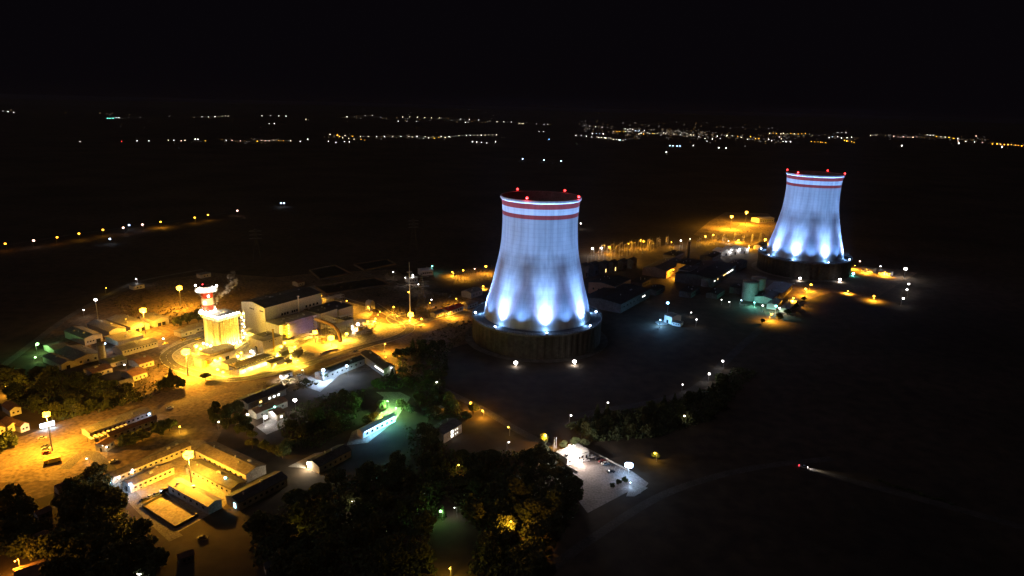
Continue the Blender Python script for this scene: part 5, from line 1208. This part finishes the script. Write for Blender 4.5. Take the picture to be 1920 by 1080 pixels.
def trunk_mesh(kind, seed):
    q = random.Random(seed); mb = MB()
    if kind == 'conifer': return mb.bar((0,0,0),(0,0,9),.24,7,.05)
    mb.bar((0,0,0),(.1,.05,4.2),.3,7,.18)
    for i in range(6):
        a = i*1.05+q.uniform(-.3,.3); mb.bar((.08,.04,q.uniform(2.2,4.2)),(2*math.cos(a),2*math.sin(a),q.uniform(4.8,6.8)),.13,5,.03)
    return mb
protos = {}
for kind, seeds, mt in (('broad',(1,2,3,4,5),(leaf1,leaf2,leaf1,leaf2,leaf1)),('umbrella',(6,7),(leaf2,leaf1)),('conifer',(8,9),(leaf3,leaf3))):
    for sd, m_ in zip(seeds,mt):
        protos.setdefault(kind,[]).append((kind,sd,m_))
tmesh = {}
TN = {'broad':('broadleaf_tree','tree'),'umbrella':('umbrella_pine','pine'),'conifer':('conifer_tree','conifer')}
def tree(px, py, kind, s, label, group=None, sz=1.0):
    k, sd, m_ = tr.choice(protos[kind]); p = P(px, py)
    t = empty(TN[kind][0], p, tr.uniform(0,6.28), label, TN[kind][1], group); t.scale = (s,s,s*sz)
    if sd not in tmesh:
        a = trunk_mesh(kind,sd).build('trunk', trunk_m, t); b = crown_mesh(kind,sd,1500).build('crown', m_, t); tmesh[sd] = (a.data,b.data)
    else:
        for nm,d in zip(('trunk','crown'),tmesh[sd]):
            o = bpy.data.objects.new(nm,d); COL.objects.link(o); o.parent = t
    return t
def inside(x, y, poly):
    c = False; j = len(poly)-1
    for i in range(len(poly)):
        xi,yi = poly[i]; xj,yj = poly[j]
        if (yi>y)!=(yj>y) and x < (xj-xi)*(y-yi)/(yj-yi)+xi: c = not c
        j = i
    return c
placed = []
def grove(poly, n, label, group, kinds, smin=.7, smax=1.2, gap=6.0):
    xs = [p[0] for p in poly]; ys = [p[1] for p in poly]; k = 0; tries = 0
    while k < n and tries < n*40:
        tries += 1
        x, y = tr.uniform(min(xs),max(xs)), tr.uniform(min(ys),max(ys))
        if not inside(x,y,poly): continue
        p = P(x,y)
        if any((p-q).length < gap for q in placed): continue
        placed.append(p); kd = tr.choice(kinds); 
        tree(x,y,kd,tr.uniform(smin,smax),label.replace('tree', {'broad':'broadleaf tree','umbrella':'umbrella pine','conifer':'conifer'}[kd]),group+(' (conifers)' if kd=='conifer' else ' (pines)' if kd=='umbrella' else ''))
        k += 1
B3 = ['broad','broad','umbrella']; B4 = ['broad','broad','broad','umbrella','conifer']
grove([(760,800),(860,850),(1000,850),(1030,860),(1060,900),(1085,925),(1080,960),(1000,1080),(880,1080),(900,1000),(800,900),(770,860)], 44, 'dark tree of the unlit wood left of the white car park','trees of the wood by the car park',B3,.8,1.35)
grove([(560,930),(640,900),(760,860),(830,930),(800,1010),(820,1080),(560,1080),(480,1060),(470,1000)], 40, 'dark tree of the unlit wood at the bottom centre','trees of the bottom wood',B4,.8,1.3)
grove([(560,760),(620,740),(700,730),(760,660),(850,640),(830,720),(880,790),(800,790),(770,730),(690,730),(660,800),(600,840),(540,840),(520,800)], 34, 'dark tree of the grove around the green lit hall','trees around the green lit hall',B4,.7,1.1)
grove([(0,690),(80,700),(150,700),(240,730),(290,745),(180,775),(110,790),(20,760)], 34, 'brown shaded tree of the grove under the left sheds','trees under the left sheds',B3,.7,1.15)
grove([(120,920),(160,885),(195,900),(250,980),(300,1060),(280,1100),(100,1090),(110,1000)], 26, 'dark tree of the wood below the left car park','trees below the left car park',B4,.9,1.4)
grove([(-20,930),(60,940),(100,1000),(90,1050),(-20,1040)], 12, 'dark tree at the bottom left corner','trees of the bottom left corner',B4,.8,1.2)
grove([(1060,800),(1140,775),(1240,762),(1330,730),(1380,690),(1420,700),(1330,790),(1230,820),(1110,830)], 36, 'dark tree of the belt right of the gravel road','trees right of the gravel road',['broad','broad','conifer'],.7,1.0)
grove([(400,760),(440,770),(460,800),(480,830),(560,840),(540,870),(480,850),(430,830),(400,800)], 14, 'tree of the dim garden right of the court','trees of the dim garden',B3,.6,.95)
for (x,y,k,s,lb) in [(322,725,'conifer',1.25,'tall dark conifer standing before the loop of the plant road'),(331,727,'broad',1.0,'bushy tree right against the tall dark conifer'),(312,728,'broad',.9,'bushy tree left against the tall dark conifer'),(303,731,'broad',.8,'low tree at the left of the conifer group'),(340,728,'broad',.8,'low tree at the right of the conifer group'),
    (386,714,'umbrella',.8,'small umbrella pine alone inside the road loop'),(774,660,'conifer',1.0,'pointed conifer at the edge of the lit slope'),(764,664,'broad',.7,'round tree left of the pointed conifer on the lit slope'),(796,662,'broad',.8,'round tree right of the pointed conifer on the lit slope'),(812,652,'broad',.7,'round tree under the edge of the lit bank'),(828,650,'broad',.7,'tree at the end of the lit bank'),(745,672,'broad',.9,'dark round tree at the lower road junction'),(756,670,'broad',.85,'second dark round tree at the lower road junction'),
    (15,840,'broad',1.1,'dark tree against the sodium lit road at the left edge'),(2,850,'broad',1.0,'second dark tree at the left edge under the sodium light'),(235,838,'broad',.9,'left tree in front of the canteen wall'),(250,834,'broad',.9,'middle tree in front of the canteen wall'),(268,828,'broad',.95,'tree with bluish light behind the canteen lamp'),(300,815,'broad',1.0,'big tree with yellow lamp at the canteen right end'),(318,808,'broad',.9,'tree right of the big canteen tree'),
    (445,775,'broad',1.0,'large brown tree left of the warm lamp'),(430,780,'broad',.95,'second brown tree left of the warm lamp'),(462,800,'broad',.8,'tree below the warm lamp'),(372,605,'broad',1.4,'large brown tree behind the boiler house in sodium light'),(352,608,'broad',1.2,'second brown tree behind the boiler house in sodium light'),(333,612,'broad',1.0,'third brown tree left behind the boiler house'),
    (717,770,'broad',.8,'bright green tree behind the canopy hall'),(753,768,'broad',.8,'green lit tree right of the canopy hall'),(768,775,'broad',.7,'dim green tree at the right of the canopy hall'),(700,790,'broad',.7,'dark tree behind the canopy hall'),(688,796,'broad',.7,'dark round tree left behind the canopy hall'),
    (618,706,'broad',.75,'dark tree silhouetted against the blue hall light'),(606,712,'broad',.7,'second dark tree silhouetted against the blue hall light'),(575,722,'broad',.6,'small dark tree left of the blue hall'),
    (1430,606,'broad',.5,'dark bush at the low amber lamp under the far tower'),(1460,601,'broad',.9,'round dark tree by the amber road under the far tower'),(1476,590,'broad',.7,'second dark tree by the amber road under the far tower'),(1492,577,'broad',.6,'third dark tree by the amber road under the far tower'),(1507,563,'broad',.5,'fourth dark tree by the amber road under the far tower'),
    (950,1000,'broad',1.1,'tree glowing amber from within in the lower wood'),(938,1006,'broad',.8,'smaller amber flecked tree beside the glowing one'),(830,972,'conifer',.7,'green lit small conifer in the lower wood'),(1052,905,'umbrella',1.2,'round dark pine overlapping the white lit drive'),(1070,925,'umbrella',1.25,'round dark pine overlapping the lower car park'),(1026,880,'broad',1.1,'dark tree at the end of the gatehouse drive'),
    (1148,915,'broad',.34,'low dark hedge bush at the lower end of the white car park'),(1160,909,'broad',.36,'second dark hedge bush in the lower part of the white car park'),(1171,904,'broad',.34,'dark hedge bush nearest to the lit pylon sign'),(1229,860,'broad',.5,'lone yellow green bush right of the car park'),(888,775,'broad',.8,'amber edged tree on the wooded road'),(1020,832,'broad',.7,'amber edged tree by the flagpoles'),
    (1056,842,'broad',.6,'olive tree behind the gatehouse left'),(1078,836,'broad',.65,'olive tree behind the gatehouse middle'),(1096,838,'broad',.6,'olive tree behind the gatehouse right'),(658,950,'broad',1.0,'dark round tree standing in the dim clearing'),(545,990,'conifer',.9,'dark conifer beside the dim lamp below the dark hall')]:
    tree(x,y,k,s,lb)
# undergrowth of the woods
ug = MB(); uq = random.Random(4)
for poly, n in [([(760,800),(860,850),(1000,850),(1030,860),(1060,900),(1085,925),(1080,960),(1000,1080),(880,1080),(900,1000),(800,900),(770,860)],3400),
        ([(560,930),(640,900),(760,860),(830,930),(800,1010),(820,1080),(560,1080),(480,1060),(470,1000)],3000),
        ([(560,760),(620,740),(700,730),(760,660),(850,640),(830,720),(880,790),(800,790),(770,730),(690,730),(660,800),(600,840),(540,840),(520,800)],2200),
        ([(0,690),(80,700),(150,700),(240,730),(290,745),(180,775),(110,790),(20,760)],2200),
        ([(120,920),(160,885),(195,900),(250,980),(300,1060),(280,1100),(100,1090),(110,1000)],2600),
        ([(-20,930),(60,940),(100,1000),(90,1050),(-20,1040)],1400),
        ([(1060,800),(1140,775),(1240,762),(1330,730),(1380,690),(1420,700),(1330,790),(1230,820),(1110,830)],3000)]:
    xs = [a[0] for a in poly]; ys = [a[1] for a in poly]; k = 0
    while k < n:
        x, y = uq.uniform(min(xs),max(xs)), uq.uniform(min(ys),max(ys))
        if not inside(x,y,poly): continue
        k += 1; c = P(x,y)
        for j in range(3):
            d = Vector((uq.gauss(0,1),uq.gauss(0,1),uq.gauss(.7,.8))).normalized(); u_ = d.orthogonal().normalized(); v_ = d.cross(u_); s_ = uq.uniform(.35,.9)
            q_ = c+Vector((uq.gauss(0,.9),uq.gauss(0,.9),uq.uniform(.3,2.0)))
            ug.add([q_-u_*s_,q_-v_*s_*.8,q_+u_*s_,q_+v_*s_*.8],[(0,1,2,3)])
uo = ug.build('undergrowth', leaf1); uo['kind'] = 'stuff'
# rough scrub on the sodium lit earth
sg = MB()
for poly, n in [([(200,565),(300,528),(400,515),(470,530),(450,556),(380,600),(330,605),(250,600)],1500),([(690,585),(760,560),(860,545),(890,565),(800,590),(740,590)],700),([(470,560),(590,515),(760,508),(800,545),(700,560),(600,530)],900),([(480,722),(560,708),(600,720),(520,745)],250),([(770,640),(900,585),(930,600),(850,650),(770,665)],600),([(250,690),(300,660),(330,700),(300,740),(230,735)],300),([(1300,440),(1360,400),(1440,405),(1460,440),(1370,460)],500)]:
    xs = [a[0] for a in poly]; ys = [a[1] for a in poly]; k = 0
    while k < n:
        x, y = uq.uniform(min(xs),max(xs)), uq.uniform(min(ys),max(ys))
        if not inside(x,y,poly): continue
        k += 1; c = P(x,y); big = uq.choice((.5,.5,.8,1.3))
        for j in range(4):
            d = Vector((uq.gauss(0,1),uq.gauss(0,1),uq.gauss(.5,.8))).normalized(); u_ = d.orthogonal().normalized(); v_ = d.cross(u_); s_ = uq.uniform(.3,.7)*big
            q_ = c+Vector((uq.gauss(0,.6)*big,uq.gauss(0,.6)*big,uq.uniform(.2,1.0)*big))
            sg.add([q_-u_*s_,q_-v_*s_*.8,q_+u_*s_,q_+v_*s_*.8],[(0,1,2,3)])
so_ = sg.build('scrub', mat('dry scrub',(.06,.05,.025),(.12,.10,.05),.4,.9)); so_['kind'] = 'stuff'
# low shrubs along the field road at the right
sb = random.Random(9)
for i in range(26):
    f = i/25; x, y = 1640+150*f+sb.uniform(-2,2), 902+46*f+sb.uniform(-1.5,1.5)
    tree(x,y,'broad',sb.uniform(.13,.24),'low roadside shrub of the dim row along the right field road','shrubs along the right field road',.8)
# steam plume from the boiler roof pipe
sp = MB(); q = random.Random(2)
base = boiler.matrix_world.copy()
rp = Vector((boiler.location.x,boiler.location.y,0))+ub*(LB*.33)+vb*(WB*.72)
path = [Vector((0,0,HB+6.8)),Vector((1,.5,HB+10)),Vector((3.5,2,HB+14)),Vector((7,4,HB+17)),Vector((10,9,HB+20)),Vector((12,14,HB+24)),Vector((8,17,HB+27))]
for i,c in enumerate(smooth_line(path,5)):
    for k in range(2): sp.ball(c+Vector((q.gauss(0,.5),q.gauss(0,.5),q.gauss(0,.5)))*(1+i*.04), .8+i*.055, 10, 7)
sm = bpy.data.materials.new('steam'); sm.use_nodes = True; n = sm.node_tree; n.nodes.remove(n.nodes['Principled BSDF'])
v = n.nodes.new('ShaderNodeVolumePrincipled'); v.inputs['Color'].default_value = (.9,.88,.85,1); 
no = n.nodes.new('ShaderNodeTexNoise'); no.inputs['Scale'].default_value = .45; no.inputs['Detail'].default_value = 4
tc = n.nodes.new('ShaderNodeTexCoord'); n.links.new(tc.outputs['Object'],no.inputs['Vector'])
mr = n.nodes.new('ShaderNodeMapRange'); mr.inputs[1].default_value=.42; mr.inputs[2].default_value=.68; mr.inputs[3].default_value=0; mr.inputs[4].default_value=.5
n.links.new(no.outputs[0],mr.inputs[0])
sx_ = n.nodes.new('ShaderNodeSeparateXYZ'); n.links.new(tc.outputs['Object'],sx_.inputs[0])
fz = n.nodes.new('ShaderNodeMapRange'); fz.inputs[1].default_value=HB+7; fz.inputs[2].default_value=HB+29; fz.inputs[3].default_value=1; fz.inputs[4].default_value=.12; n.links.new(sx_.outputs[2],fz.inputs[0])
ml = n.nodes.new('ShaderNodeMath'); ml.operation='MULTIPLY'; n.links.new(mr.outputs[0],ml.inputs[0]); n.links.new(fz.outputs[0],ml.inputs[1]); n.links.new(ml.outputs[0],v.inputs['Density'])
n.links.new(v.outputs[0],n.nodes['Material Output'].inputs['Volume'])
so = sp.build('steam_plume', sm, None, rp, True); tag(so,'small drifting steam plume above the boiler house roof pipe','steam plume')
# ------------------------------------------------------------------ night air
hz = MB().box((0,8000,98),(24000,17800,198)); hm = bpy.data.materials.new('night air'); hm.use_nodes = True; n = hm.node_tree; n.nodes.remove(n.nodes['Principled BSDF'])
v = n.nodes.new('ShaderNodeVolumePrincipled'); v.inputs['Color'].default_value = (.9,.88,.86,1); v.inputs['Density'].default_value = .00002; v.inputs['Anisotropy'].default_value = .5
n.links.new(v.outputs[0], n.nodes['Material Output'].inputs['Volume'])
ho = hz.build('haze', hm); ho['kind'] = 'stuff'
